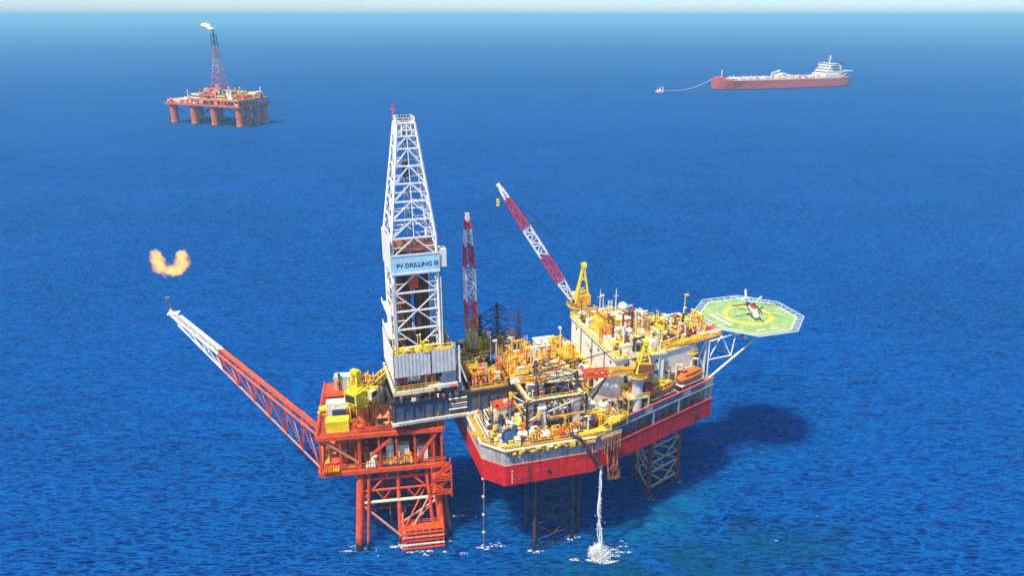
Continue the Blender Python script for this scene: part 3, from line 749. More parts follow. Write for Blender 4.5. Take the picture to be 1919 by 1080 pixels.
# ------------------------------------------------------------------ helideck
HC = (78.4, 23.2); HZ = 44.6; HBs = (HC[0], HC[1], 40)
hd = thing(RIG, 'helideck', 'pale green octagonal helicopter deck with a yellow ring, cantilevered off the bow', 'helideck', HBs)
def octa(r, ph=22.5): return [(HC[0]+r*math.cos(R(ph+45*i)), HC[1]+r*math.sin(R(ph+45*i))) for i in range(8)]
def ringmesh(P, Q, z0, z1):
    m = MB(); n = len(P)
    vs_ = [(x,y,z1) for x,y in P] + [(x,y,z1) for x,y in Q] + [(x,y,z0) for x,y in P] + [(x,y,z0) for x,y in Q]
    F = []
    for i in range(n):
        j = (i+1) % n; F += [(i,j,n+j,n+i), (2*n+i,3*n+i,3*n+j,2*n+j), (n+i,n+j,3*n+j,3*n+i), (i,2*n+i,2*n+j,j)]
    return m.add(vs_, F)
m = MB(); m.prism(octa(12.9), HZ-.5, HZ); dp = m.build('deck_plate', GREEN, hd, HBs)
ringmesh(octa(12.45), octa(12.75), HZ+.001, HZ+.010).build('edge_line', LIME, dp)
def circ(r, n=48): return [(HC[0]+r*math.cos(2*math.pi*i/n), HC[1]+r*math.sin(2*math.pi*i/n)) for i in range(n)]
ringmesh(circ(5.4), circ(6.6), HZ+.001, HZ+.012).build('touchdown_ring', LYEL, dp)
for (x, y, lx, ly, rz) in ((-8.7,-.5,1.0,8.6,8),(-6.9,.4,.35,6.5,8),(-2.6,-9.6,2.6,.5,0),(1.4,-9.9,2.2,.5,0)):
    m = MB(); m.box((HC[0]+x, HC[1]+y, HZ+.005), (lx, ly, .008), R(rz)); m.build('painted_marking', LIME, dp)
# safety net panels
PIN, POUT = octa(12.95), octa(14.6)
NETM = paint('net_frame_paint', (.50, .62, .64), .5, .1, .15)
for i in range(8):
    j = (i+1) % 8; p = sub('safety_net', hd); m = MB()
    a0, a1 = Vector((*PIN[i], HZ-.25)), Vector((*PIN[j], HZ-.25)); b0, b1 = Vector((*POUT[i], HZ+.15)), Vector((*POUT[j], HZ+.15))
    m.bar(b0, b1, .18); m.bar(a0, b0, .16); m.bar(a1, b1, .16); m.bar(a0, a1, .14)
    for k in range(1, 5): m.bar(a0.lerp(a1, k/5), b0.lerp(b1, k/5), .14)
    m.build('net_frame', NETM, p, HBs)
    m = MB()
    for k in range(1, 18): m.bar(a0.lerp(a1, k/18), b0.lerp(b1, k/18), .04)
    for k in range(1, 3): m.bar(a0.lerp(b0, k/3), a1.lerp(b1, k/3), .04)
    m.build('net_mesh', NETM, p, HBs)
# girders under the deck
for k in range(-2, 3):
    ubar('deck_girder', hd, (HC[0]-11.4+abs(k), HC[1]+k*4.2, HZ-1.0), (HC[0]+11.4-abs(k), HC[1]+k*4.2, HZ-1.0), .55, MGREY, HBs)
for k in (-7, 0, 7):
    ubar('cross_girder', hd, (HC[0]+k, HC[1]-10.5, HZ-1.5), (HC[0]+k, HC[1]+10.5, HZ-1.5), .45, MGREY, HBs)
# white truss struts down to the bow
for sy, b0 in ((-1, 15.0), (1, 29.5)):
    e = HC[1]+sy*6.6
    ubar('main_strut', hd, (62.4, b0-sy*2.0+sy*2, 32.0), (HC[0]+1, e, HZ-1.8), .55, WHITE, HBs, True)
    ubar('upper_strut', hd, (61.8, b0, 42.6), (HC[0]-9, e, HZ-1.8), .4, WHITE, HBs, True)
    ubar('brace', hd, (62.0, b0, 37.5), (69.2, (b0+e)/2, 37.4), .34, WHITE, HBs, True)
    ubar('brace', hd, (69.2, (b0+e)/2, 37.2), (66.4, e, HZ-1.6), .34, WHITE, HBs, True)
    ubar('brace', hd, (69.2, (b0+e)/2, 37.2), (70.6, e, HZ-1.6), .34, WHITE, HBs, True)
    ubar('brace', hd, (62.0, b0, 37.5), (66.4, e, HZ-1.6), .34, WHITE, HBs, True)
    ubar('brace', hd, (62.2, b0, 32.4), (62.0, b0, 42.8), .4, WHITE, HBs, True)
    ubar('brace', hd, (73.6, e, 40.7), (73.2, e, HZ-1.6), .3, WHITE, HBs, True)
ubar('cross_strut', hd, (69.2, 17, 37.3), (69.2, 30, 37.3), .34, WHITE, HBs, True)

# ------------------------------------------------------------------ helicopter
hz = HZ + .012
hel = thing(RIG, 'helicopter', 'red and white helicopter parked on the green deck with its tail away', 'helicopter', (HC[0]+1.0, HC[1]-.6, hz), -17.5)
hel.scale = (.82, .82, .82)
def loft(secs, n=14):
    """secs: (y, width, height, zc)"""
    m = MB(); P = []; F = []
    for y, w, h, zc in secs:
        for i in range(n):
            a = 2*math.pi*i/n; ca, sa = math.cos(a), math.sin(a)
            P.append((w/2*math.copysign(abs(ca)**.75, ca), y, zc+h/2*math.copysign(abs(sa)**.75, sa)))
    for k in range(len(secs)-1):
        for i in range(n):
            j = (i+1) % n; F.append((k*n+i, k*n+j, (k+1)*n+j, (k+1)*n+i))
    F.append(tuple(range(n-1,-1,-1))); F.append(tuple((len(secs)-1)*n+i for i in range(n)))
    return m.add(P, F)
HELW = paint('aircraft_white', (.80, .78, .76), .25, .05, .05); HELR = paint('aircraft_red', (.55, .03, .02), .25, .08, .05)
loft([(-4.6,.3,.3,1.15),(-4.3,1.2,1.1,1.25),(-3.4,1.9,1.75,1.5),(-2.2,2.2,2.2,1.75),(1.2,2.25,2.3,1.8),(2.8,1.7,1.7,2.0)]).build('cabin', HELW, hel, smooth=True)
loft([(2.6,1.75,1.75,2.0),(4.5,.95,1.0,2.3),(9.0,.5,.55,2.6)]).build('tail_boom', NAVY, hel, smooth=True)
loft([(-2.5,2.27,.55,1.2),(-2.2,2.3,.7,1.2),(1.2,2.34,.7,1.2),(2.6,1.8,.5,1.45)]).build('side_stripe', HELR, hel, smooth=True)
loft([(-1.6,1.0,.5,3.0),(-1.0,1.5,1.0,3.1),(1.6,1.5,1.0,3.1),(2.6,.8,.5,2.9)]).build('engine_cowl', HELR, hel, smooth=True)
m = MB(); m.add([(-.75,-4.02,1.55),(.75,-4.02,1.55),(.9,-3.0,2.45),(-.9,-3.0,2.45)], [(0,1,2,3)])
m.box((1.13,-2.6,1.95),(.06,1.0,.6)); m.box((-1.13,-2.6,1.95),(.06,1.0,.6)); ws = m.build('windscreen', GLASS, hel)
for s_ in (-1, 1):
    for y in (-1.2, 0, 1.0):
        m = MB(); m.box((s_*1.13, y, 2.1),(.06,.7,.5)); m.build('side_window', GLASS, hel)
    m = MB(); m.tube((s_*1.3,.8,.9),(s_*1.3,.8,.42),.12); m.lathe([(.42,-.15),(.42,.15)], (s_*1.3,.8,.42), 12, 'x'); m.build('main_wheel', BLACK, hel)
    m = MB(); m.b2(s_*1.0, s_*1.6, .2, 1.5, .75, 1.15) if s_ > 0 else m.b2(-1.6, -1.0, .2, 1.5, .75, 1.15); m.build('sponson', HELW, hel)
m = MB(); m.tube((0,-3.2,.9),(0,-3.2,.3),.1); m.lathe([(.3,-.12),(.3,.12)], (0,-3.2,.3), 12, 'x'); m.build('nose_wheel', BLACK, hel)
m = MB(); m.add([(-.12,8.0,2.6),(-.12,9.3,2.6),(-.12,10.2,5.2),(-.12,9.3,5.2),(.12,8.0,2.6),(.12,9.3,2.6),(.12,10.2,5.2),(.12,9.3,5.2)], [(0,1,2,3),(7,6,5,4),(0,4,5,1),(1,5,6,2),(2,6,7,3),(3,7,4,0)]); m.build('tail_fin', HELW, hel)
m = MB(); m.b2(-1.6,1.6,8.2,9.0,2.75,2.85); m.build('tailplane', HELW, hel)
m = MB()
for k in range(4):
    a = R(45+90*k); m.bar((.3,9.6,4.6),(.3,9.6+1.3*math.cos(a),4.6+1.3*math.sin(a)),.16,.05)
m.build('tail_rotor', WHITE, hel)
m = MB(); m.tube((0,0,3.3),(0,0,4.35),.16); m.lathe([(.45,4.1),(.5,4.25),(.3,4.45)], n=12); rh = m.build('rotor_mast', DARK, hel)
BLADE = paint('rotor_blade_pale', (.62, .64, .62), .4, .05, .05)
for k, adeg in enumerate((55, 127, 199, 271, 343)):
    a = R(adeg); m = MB(); c, s_ = math.cos(a), math.sin(a)
    pts = [(.4, 4.3), (3.0, 4.42), (8.1, 4.2)]
    for (r0, z0), (r1, z1) in zip(pts, pts[1:]): m.bar((r0*c, r0*s_, z0), (r1*c, r1*s_, z1), .55 if r0 > 1 else .35, .08)
    m.build('rotor_blade', BLADE if k in (0, 1) else DARK, hel)

# ------------------------------------------------------------------ lifeboats
def lifeboat(label, at, rz, mat, roof):
    t = thing(RIG, 'lifeboat', label, 'lifeboat', at, rz, 'enclosed lifeboats along the bow')
    secs = [(-4.6,.2,.6,1.5),(-4.2,1.3,1.5,1.25),(-3.0,2.4,2.0,1.05),(0,2.9,2.1,1.0),(3.0,2.5,2.0,1.05),(4.2,1.4,1.5,1.25),(4.6,.2,.6,1.5)]
    h = loft(secs, 14); o = h.build('hull', mat, t, smooth=True); o.rotation_euler = (0,0,R(90))
    r = loft([(-3.9,.4,.4,1.9),(-3.2,1.8,1.3,1.95),(0,2.3,1.8,2.1),(2.6,2.0,1.7,2.15),(3.6,.5,.6,2.0)], 12); o = r.build('canopy', roof, t, smooth=True); o.rotation_euler = (0,0,R(90))
    m = MB(); m.box((-2.4,0,3.1),(1.3,1.2,.8)); tw = m.build('helm_turret', roof, t)
    m = MB(); m.box((-2.4,-.62,3.15),(1.0,.06,.4)); m.box((-3.07,0,3.15),(.06,.9,.4)); m.build('helm_window', GLASS, tw)
    for x in (-2.2, -.9, .4, 1.7):
        m = MB(); m.box((x,-1.12,2.2),(.6,.08,.35)); m.build('porthole', GLASS, t)
    for x in (-2.9, 2.9):
        m = MB(); m.bar((x,1.9,-2.6),(x,1.9,4.4),.4); m.bar((x,1.9,4.4),(x,0,4.9),.35); m.bar((x,0,4.9),(x,0,3.0),.12); m.build('davit', CREAM, t)
    m = MB(); m.b2(-4.4,4.4,-1.4,2.0,-.35,-.15); m.build('cradle', GREY, t)
    m = MB(); m.tube((-4.2,-1.36,1.2),(4.2,-1.36,1.2),.12); m.build('fender', DARK, t)
lifeboat('yellow topped lifeboat further from the helideck, below the white deck house', (45.0, 8.1, 34.4), 20.5, ORANGE, YELLOW)
lifeboat('orange lifeboat nearer the helideck, by the white bow corner', (55.2, 12.0, 34.4), 20.5, ORANGE, ORANGE)

# ------------------------------------------------------------------ deck equipment kit
def container(at, label, mat, L=6.1, W=2.44, H=2.6, rz=0, fr=RIG, trim=None, group='cargo containers'):
    t = thing(fr, 'cargo_container', label, 'container', at, rz, group)
    m = MB()
    x, y = L/2-.08, W/2-.08
    for p, q in (((-x,-y),(x,-y)),((x,-y),(x,y)),((x,y),(-x,y)),((-x,y),(-x,-y))): corrugated(m, p, q, .12, H-.1, .45, .06)
    m.b2(-x,x,-y,y,H-.1,H-.04); m.b2(-x,x,-y,y,.08,.14); m.build('body', mat, t)
    m = MB()
    for sx in (-1, 1):
        for sy in (-1, 1): m.box((sx*(L/2-.07), sy*(W/2-.07), H/2), (.16,.16,H))
    for z in (.08, H-.06):
        for sy in (-1, 1): m.box((0, sy*(W/2-.07), z), (L,.15,.15))
        for sx in (-1, 1): m.box((sx*(L/2-.07), 0, z), (.15,W,.15))
    m.build('frame', trim or mat, t)
    d = MB(); d.b2(-L/2-.04,-L/2+.02,-W/2+.2,W/2-.2,.2,H-.2); dd = d.build('door', mat, t)
    m = MB()
    for y in (-.5,-.2,.2,.5): m.tube((-L/2-.08,y,.25),(-L/2-.08,y,H-.25),.035,n=6)
    m.build('lock_bar', STEEL, dd)
    return t
def vtank(at, label, mat, r=1.4, h=4.2, rz=0, fr=RIG, legs=.8, group='upright tanks on deck'):
    t = thing(fr, 'storage_tank', label, 'tank', at, rz, group)
    m = MB(); m.lathe([(.15,legs),(r*.6,legs+.1),(r,legs+.5),(r,legs+h-.6),(r*.9,legs+h-.3),(r*.55,legs+h-.05),(.15,legs+h)], n=20); m.build('shell', mat, t, smooth=True)
    for z in (legs+.6, legs+h/2, legs+h-.7):
        m = MB(); m.lathe([(r+.05,z-.08),(r+.05,z+.08)], n=20); m.build('band', STEEL, t)
    for k in range(4):
        a = R(45+90*k); ubar('leg', t, (r*.8*math.cos(a), r*.8*math.sin(a), 0), (r*.8*math.cos(a), r*.8*math.sin(a), legs+.6), .22, STEEL)
    m = MB(); m.tube((0,0,legs+h-.1),(0,0,legs+h+.5),.22); m.tube((0,0,legs+h+.4),(r*.9,0,legs+h+.4),.12); m.build('nozzle', DARK, t)
    return t
def htank(at, label, mat, r=1.1, L=5, rz=0, fr=RIG, group='horizontal tanks on deck'):
    t = thing(fr, 'pressure_vessel', label, 'tank', at, rz, group)
    m = MB(); m.lathe([(.1,-L/2-.5),(r*.6,-L/2-.35),(r,-L/2),(r,L/2),(r*.6,L/2+.35),(.1,L/2+.5)], (0,0,r+.5), 18, 'x'); m.build('shell', mat, t, smooth=True)
    for s_ in (-1, 1):
        m = MB(); m.box((s_*L*.3,0,.45),(.35,r*1.6,.9)); m.build('saddle', STEEL, t)
    m = MB(); m.tube((0,0,2*r+.4),(0,0,2*r+1.0),.2); m.tube((L*.3,0,2*r+.4),(L*.3,0,2*r+.8),.3); m.build('nozzle', DARK, t)
    return t
def pump(at, label, mat, mat2, rz=0, s=1.0, fr=RIG, group='pump skids'):
    t = thing(fr, 'pump_skid', label, 'pump', at, rz, group)
    m = MB(); m.b2(-2.2*s,2.2*s,-.9*s,-.65*s,0,.35*s); m.b2(-2.2*s,2.2*s,.65*s,.9*s,0,.35*s); m.b2(-2.2*s,2.2*s,-.9*s,.9*s,.35*s,.42*s); m.build('skid', DARK, t)
    m = MB(); m.lathe([(.35,-2.0),(.7,-1.9),(.7,-.3),(.35,-.2)], (0,0,1.2), 14, 'x'); m.v = [(x*s,y*s,z*s) for x,y,z in m.v]; m.build('motor', mat, t)
    m = MB(); m.box((.9*s,0,1.05*s),(1.3*s,1.3*s,1.3*s)); m.build('pump_case', mat2, t)
    m = MB(); m.path([(1.5*s,0,1.1*s),(2.0*s,0,1.1*s),(2.0*s,0,2.3*s),(.6*s,0,2.3*s)], .18*s, 8); m.path([(.9*s,.6*s,1.6*s),(.9*s,1.4*s,1.6*s),(.9*s,1.4*s,.2*s)], .15*s, 8); m.build('pipework', mat2, t)
    return t
def winch(at, label, mat, rz=0, s=1.0, fr=RIG, drum=None):
    t = thing(fr, 'deck_winch', label, 'winch', at, rz, 'winches on deck')
    m = MB(); m.lathe([(1.2*s,-1.3*s),(1.2*s,-1.15*s),(.75*s,-1.15*s),(.75*s,1.15*s),(1.2*s,1.15*s),(1.2*s,1.3*s)], (0,0,1.45*s), 18, 'x'); m.build('drum', drum or ROPE, t)
    for q in (-1, 1):
        m = MB(); m.add([(q*1.5*s-.1,-1.1*s,0),(q*1.5*s-.1,1.1*s,0),(q*1.5*s-.1,.2*s,1.9*s),(q*1.5*s-.1,-.2*s,1.9*s),(q*1.5*s+.1,-1.1*s,0),(q*1.5*s+.1,1.1*s,0),(q*1.5*s+.1,.2*s,1.9*s),(q*1.5*s+.1,-.2*s,1.9*s)], [(0,1,2,3),(7,6,5,4),(0,4,5,1),(1,5,6,2),(2,6,7,3),(3,7,4,0)]); m.build('side_frame', mat, t)
    m = MB(); m.tube((1.6*s,0,1.45*s),(2.7*s,0,1.45*s),.5*s); m.build('motor', mat, t)
    m = MB(); m.b2(-1.8*s,2.6*s,-1.2*s,1.2*s,0,.15); m.build('bed_plate', DARK, t)
    return t
def basket(at, label, mat, load, rz=0, L=5, W=2.0, fr=RIG):
    t = thing(fr, 'cargo_basket', label, 'basket', at, rz, 'open cargo baskets')
    m = MB(); m.b2(-L/2,L/2,-W/2,W/2,.1,.2)
    for z in (.15, .6, 1.1):
        for sy in (-1, 1): m.box((0,sy*W/2,z),(L,.1,.1))
        for sx in (-1, 1): m.box((sx*L/2,0,z),(.1,W,.1))
    k = int(L/1)
    for i in range(k+1):
        for sy in (-1, 1): m.box((-L/2+L*i/k, sy*W/2, .6),(.1,.1,1.1))
    m.build('frame', mat, t)
    for i in range(6):
        q = MB(); q.tube((-L/2+.3,-W/2+.3+i*(W-.6)/5,.42+(i % 2)*.25),(L/2-.3,-W/2+.3+i*(W-.6)/5,.42+(i % 2)*.25),.16,n=8); q.build('load_pipe', load[i % len(load)], t)
    return t
def piperack(at, label, mats, L=11, n=12, layers=2, rz=0, fr=RIG, post=YELLOW, group='pipe racks'):
    t = thing(fr, 'pipe_rack', label, 'pipe rack', at, rz, group)
    W = n*.42
    for x in (-L*.38, 0, L*.38):
        ubar('rack_beam', t, (x,-W/2-.3,.2), (x,W/2+.3,.2), .35, DARK)
        for sy in (-1, 1): ubar('rack_post', t, (x, sy*(W/2+.3), 0), (x, sy*(W/2+.3), 1.8), .26, post)
    for l in range(layers):
        for i in range(n-l):
            if random.random() < .08: continue
            dx = random.uniform(-.5, .5); y = -W/2+.21+i*.42+l*.21; z = .58+l*.37
            ubar('pipe', t, (-L/2+dx, y, z), (L/2+dx, y, z), .36, mats[random.randrange(len(mats))], rnd=True)
    return t
def platform(at, label, mat, L, W, H, rz=0, fr=RIG, railm=YELLOW, sides='nsew', stair=True):
    t = thing(fr, 'access_platform', label, 'platform', at, rz, 'access platforms with handrails')
    m = MB(); m.b2(-L/2,L/2,-W/2,W/2,H-.2,H); m.build('grating', mat, t)
    for sx in (-1, 1):
        for sy in (-1, 1): ubar('post', t, (sx*(L/2-.15), sy*(W/2-.15), 0), (sx*(L/2-.15), sy*(W/2-.15), H-.2), .26, railm)
    m = MB()
    E_ = {'s': ((-L/2,-W/2),(L/2,-W/2)), 'n': ((-L/2,W/2),(L/2,W/2)), 'w': ((-L/2,-W/2),(-L/2,W/2)), 'e': ((L/2,-W/2),(L/2,W/2))}
    for k in sides: p, q = E_[k]; m.rail([(*p,H),(*q,H)], 1.15, .11, 1.6)
    m.build('handrail', railm, t)
    if stair:
        m = MB(); n = max(3, int(H/.35))
        for i in range(n): m.box((L/2+.2+i*.32, 0, H-.2-i*H/n), (.34, 1.0, .08))
        m.bar((L/2,-.5,H-.1),(L/2+.2+n*.32,-.5,.1),.14); m.bar((L/2,.5,H-.1),(L/2+.2+n*.32,.5,.1),.14); m.build('stair', railm, t)
    return t
def vent(at, label, mat, h=3.5, r=.45, rz=0, fr=RIG):
    t = thing(fr, 'ventilator', label, 'ventilator', at, rz, 'deck ventilators')
    m = MB(); m.tube((0,0,0),(0,0,h),r,n=12); m.build('trunk', mat, t)
    m = MB(); m.lathe([(r*1.7,h-.15),(r*1.8,h+.2),(r*1.2,h+.65),(.1,h+.8)], n=14); m.build('cap', mat, t)
    return t
def stack(at, label, mat, n=4, h=6, rz=0, fr=RIG):
    t = thing(fr, 'exhaust_stack', label, 'exhaust', at, rz, 'engine exhaust stacks')
    for i in range(n):
        m = MB(); m.path([(i*1.1,0,0),(i*1.1,0,h),(i*1.1,-.8,h+.9)], .32, 10); m.build('exhaust_pipe', mat if i % 2 else STEEL, t)
    m = MB(); m.b2(-.6,n*1.1-.5,-.5,.5,h*.55,h*.55+.25); m.b2(-.7,n*1.1-.4,-.7,.7,0,.8); m.build('support_frame', GOLD, t)
    return t
def manifold(at, label, mats, n=7, L=5, h=2.4, rz=0, fr=RIG):
    t = thing(fr, 'pipe_manifold', label, 'pipework', at, rz, 'valve and pipe manifolds')
    m = MB(); m.b2(-L/2-.2,L/2+.2,-1,1,0,.25); m.build('base_frame', DARK, t)
    for s_, z in ((-1, h*.45), (1, h*.8)):
        m = MB(); m.tube((-L/2,s_*.5,z),(L/2,s_*.5,z),.26,n=10); m.build('header', mats[0], t)
    for i in range(n):
        x = -L/2+.3+i*(L-.6)/max(1,n-1)
        m = MB(); m.path([(x,-.5,.25),(x,-.5,h*.45),(x,.5,h*.8),(x,.5,h+.3+.5*((i*7) % 3)),(x,-.3,h+.5+.5*((i*7) % 3))], .15, 8); o = m.build('riser', mats[i % len(mats)], t)
        w = MB(); w.lathe([(.32,-.06),(.32,.06)], (x,-1.0,h*.62), 10, 'y'); w.tube((x,-1,h*.62),(x,-.4,h*.55),.06,n=6); w.build('valve_wheel', (R_, BLUE, YELLOW)[i % 3], o)
    return t
def cabin(at, label, mat, L=4, W=2.6, H=2.7, rz=0, fr=RIG, roof=None, cat='cabin'):
    t = thing(fr, 'deck_cabin', label, cat, at, rz, 'small deck cabins')
    m = MB(); m.b2(-L/2,L/2,-W/2,W/2,0,H); m.build('walls', mat, t)
    m = MB(); m.b2(-L/2-.2,L/2+.2,-W/2-.2,W/2+.2,H,H+.18); m.build('roof', roof or mat, t)
    d = MB(); d.b2(-L/2+.3,-L/2+1.2,-W/2-.06,-W/2-.003,.1,2.1); dd = d.build('door', GREY, t)
    h = MB(); h.box((-L/2+1.05,-W/2-.1,1.1),(.15,.06,.06)); h.build('handle', DARK, dd)
    for x in (0, L*.3):
        w = MB(); w.b2(x,x+.8,-W/2-.05,-W/2-.003,1.1,1.8); w.build('window', GLASS, t)
    m = MB(); m.box((L*.2,0,H+.5),(1.0,.8,.65)); m.build('air_conditioner', GREY, t)
    return t
def reel(at, label, mat, rope, r=1.5, w=1.5, rz=0, fr=RIG):
    t = thing(fr, 'hose_reel', label, 'reel', at, rz, 'hose and cable reels')
    for s_ in (-1, 1):
        m = MB(); m.lathe([(r,-.08),(r,.08)], (0,s_*w/2,r+.3), 20, 'y'); m.build('flange', mat, t)
        m = MB(); m.bar((-r*.8,s_*(w/2+.2),0),(0,s_*(w/2+.2),r+.3),.18); m.bar((r*.8,s_*(w/2+.2),0),(0,s_*(w/2+.2),r+.3),.18); m.build('stand', DARK, t)
    m = MB(); m.lathe([(r*.75,-w/2+.08),(r*.75,w/2-.08)], (0,0,r+.3), 18, 'y'); m.build('wound_hose', rope, t)
    return t
def antenna(at, label, mat, h=6, fr=RIG):
    t = thing(fr, 'radio_mast', label, 'mast', at, 0, 'radio masts')
    m = MB(); m.tube((0,0,0),(0,0,h),.22,.14,n=8); m.build('pole', mat, t)
    m = MB(); m.bar((-.9,0,h*.8),(.9,0,h*.8),.12); m.bar((0,0,h),(0,0,h+.8),.1); m.build('crossarm', mat, t)
    m = MB(); m.box((0,0,.15),(.8,.8,.3)); m.build('foot', DARK, t)
    return t

# ------------------------------------------------------------------ things on the jack-up deck
D = 32.0; PD = 38.6; RF = 44.9; BW = 43.6
cabin((6.6, 12.4, D), 'white box cabin with a red roof rim at the stern side of the front deck', WHITE, 4.4, 3.6, 3.4, 8, roof=ORED)
pump((4.0, 6.0, D), 'blue grey pump unit near the stern corner of the front deck', SLATE, NAVY, 80, 1.1)
pump((7.0, 5.2, D), 'dark blue pump unit second from the stern corner', NAVY, GREY, 80, 1.1)
pump((9.2, 1.6, D), 'white cased pump unit just inside the front handrail', WHITE, WHITE, 4, 1.15)
pump((14.2, .9, D), 'white and ochre pump unit at the middle of the front handrail', WHITE, GOLD, 2, 1.1)
reel((4.6, .7, D), 'round blue reel at the rounded front corner of the deck', BLUE, NAVY, 1.6, 1.4, 20)
basket((1.0, 8.6, D), 'long cream basket of pipes lying along the stern rail', CREAM, (WHITE, STEEL, DARK), 90, 9.5, 1.6)
piperack((2.6, 12.6, D), 'white pipes stacked beside the dark cantilever at the stern rail', (WHITE, STEEL, DARK), 5, 5, 2, 90)
manifold((2.4, 3.6, D), 'yellow valve manifold in the stern corner beside the blue reel', (YELLOW, GOLD, LEMON), 5, 3.6, 1.8, 60)
manifold((11.8, 0.2, D), 'ochre valve manifold along the front rail between two white pumps', (GOLD, YELLOW), 7, 4.6, 1.7, 0)
manifold((18.6, .3, D), 'orange and yellow valve manifold along the front rail below the black trusses', (ORANGE, YELLOW, GOLD), 8, 5, 1.8, 0)
winch((21.6, 1.2, D), 'yellow winch with tan rope near the front rail', YELLOW, 0, .9)
container((25.6, 2.2, D), 'small red container on the front deck right of the yellow winch', R_, 3.2, 2.2, 2.0, 10)
cabin((24.9, 6.4, D), 'white cabin with pitched corner beside the red container', WHITE, 3.4, 2.8, 3.8, 12)
vent((23.6, .4, D), 'dark blue ventilator at the front rail beside the red container', NAVY, 3.2, .6)
vent((22.9, 2.9, D), 'black ventilator standing behind the yellow winch', DARK, 3.6, .5)
vtank((28.2, 4.0, D), 'cream upright tank between the red container and the crane', CREAM, 1.3, 4.0)
manifold((28.6, 1.6, D), 'yellow pipework along the angled rail near the brown crane', (LEMON, YELLOW, CREAM), 7, 5, 2.0, 20)
manifold((32.4, 5.2, D), 'cream and black pipework at the foot of the white stair housing', (CREAM, DARK, YELLOW), 7, 4.5, 2.2, 12)
platform((30.3, .9, D), 'yellow landing by the angled rail above the hanging anchor', YELLOW, 5.4, 2.0, 1.6, 20, railm=LEMON, stair=False)
winch((34.4, 5.0, D), 'cream anchor winch beside the pedestal of the boom-down crane', CREAM, 20, .85, drum=DARK)
pump((41.4, 6.2, D), 'grey pump unit at the angled rail left of the lifeboats', GREY, DARK, 20, 1.0)
container((37.6, 8.0, 36.2), 'small orange container raised beside the brown crane house', ORANGE, 3.0, 2.0, 2.2, 0)
platform((37.4, 6.2, D), 'cream access platform around the boom-down crane', CREAM, 5.4, 4.0, 4.1, 0, railm=YELLOW, stair=False)
# lattice shaker frames of the front deck: black trusses
tr = thing(RIG, 'black_truss_frame', 'black steel truss frame with white braces above the front deck', 'truss', (21.4, 9.0, D))
for k in range(4):
    x = -1.6+k*1.7; ubar('post', tr, (x,-2.6,0), (x,-2.6,4.2), .3, DARK); ubar('post', tr, (x,2.6,0), (x,2.6,4.2), .3, DARK)
    ubar('beam', tr, (x,-2.6,4.2), (x,2.6,4.2), .3, DARK); ubar('brace', tr, (x,-2.7,.1), (x+.1,2.3,4.1), .2, WHITE)
for s_ in (-1, 1):
    ubar('rail_beam', tr, (-1.8,s_*2.6,4.3), (3.7,s_*2.6,4.3), .35, GOLD)
    ubar('brace', tr, (-1.6,s_*2.6,.2), (3.5,s_*2.6,4.1), .26, WHITE); ubar('brace', tr, (3.5,s_*2.6,.2), (-1.6,s_*2.6,4.1), .26, DARK)
m = MB(); m.b2(-1.7,3.6,-2.5,2.5,4.32,4.45); m.build('top_grating', GOLD, tr)
# white gear inside the front jacking frame
manifold((16.1, 4.6, D), 'white pipe bundle inside the front jacking frame', (WHITE, GREY, WHITE), 9, 8, 5.2, 0)
manifold((16.1, 10.0, D), 'white and cream pipe bundle at the back of the front jacking frame', (WHITE, CREAM, DARK), 9, 8, 6.0, 0)
vtank((20.8, 12.2, 36), 'small blue tank high at the right of the front jacking frame', BLUE, 1.2, 3.2)
# pipe deck on the cantilever
piperack((14.8, 19.2, PD), 'ochre drill pipe stacked on the near half of the pipe deck', (GOLD, YELLOW, GOLD, BROWN), 17, 16, 2, 0)
piperack((17.2, 25.6, PD), 'yellow drill pipe stacked on the far half of the pipe deck', (YELLOW, GOLD, ORANGE), 15, 13, 3, 0, post=GOLD)
container((3.2, 26.2, PD), 'brown half height container at the stern end of the pipe deck', BROWN, 5.0, 2.4, 1.7, 0)
reel((8.4, 27.6, PD), 'round sky blue reel standing on the pipe deck', BLUE, BLUE, 1.7, 1.5, 75)
vtank((9.6, 24.0, PD), 'sky blue upright tank on the pipe deck', BLUE, 1.25, 3.0, legs=.3)
pump((2.8, 20.6, PD), 'orange pump skid at the stern end of the pipe deck', ORANGE, GOLD, 15)
manifold((3.6, 17.0, PD), 'orange and ochre pipework at the front stern corner of the pipe deck', (ORANGE, GOLD, YELLOW), 8, 6, 1.8, 0)
vtank((1.0, 27.6, PD), 'teal green small tank behind the brown container', paint('teal_paint', (.03, .22, .22), .4, .15, .2), 1.0, 2.2)
platform((1.6, 23.6, PD), 'yellow access platform between the drill floor and the pipe deck', GOLD, 5, 3.2, 2.4, 90, railm=LEMON)
platform((25.0, 23, PD), 'ochre access platform at the bow end of the pipe deck', GOLD, 10, 3, 3.2, 90, railm=YELLOW)
pump((22.6, 16.6, PD), 'red pump skid at the bow end of the pipe deck', ORED, ORANGE, 0, .9)
# between pipe deck and block
manifold((29.6, 26.4, D), 'ochre riser pipes in front of the middle of the white block', (GOLD, YELLOW), 8, 6, 7.6, 90)
stack((29.4, 14.4, D), 'steel exhaust pipes rising in front of the white block', YELLOW, 3, 5.5, 90)
vtank((30.2, 20.6, D), 'grey upright tank in front of the white block', GREY, 1.6, 5.6)
vtank((30.2, 33.4, D), 'cream upright tank before the far end of the white block', CREAM, 1.6, 6.4)
cabin((26.0, 38.0, D), 'white far deck cabin beside the leaning crane', WHITE, 5, 4, 6, 0)
platform((28.8, 31, D), 'yellow access platform before the far end of the white block', YELLOW, 3.2, 7, 6.4, 0, railm=LEMON, stair=False)
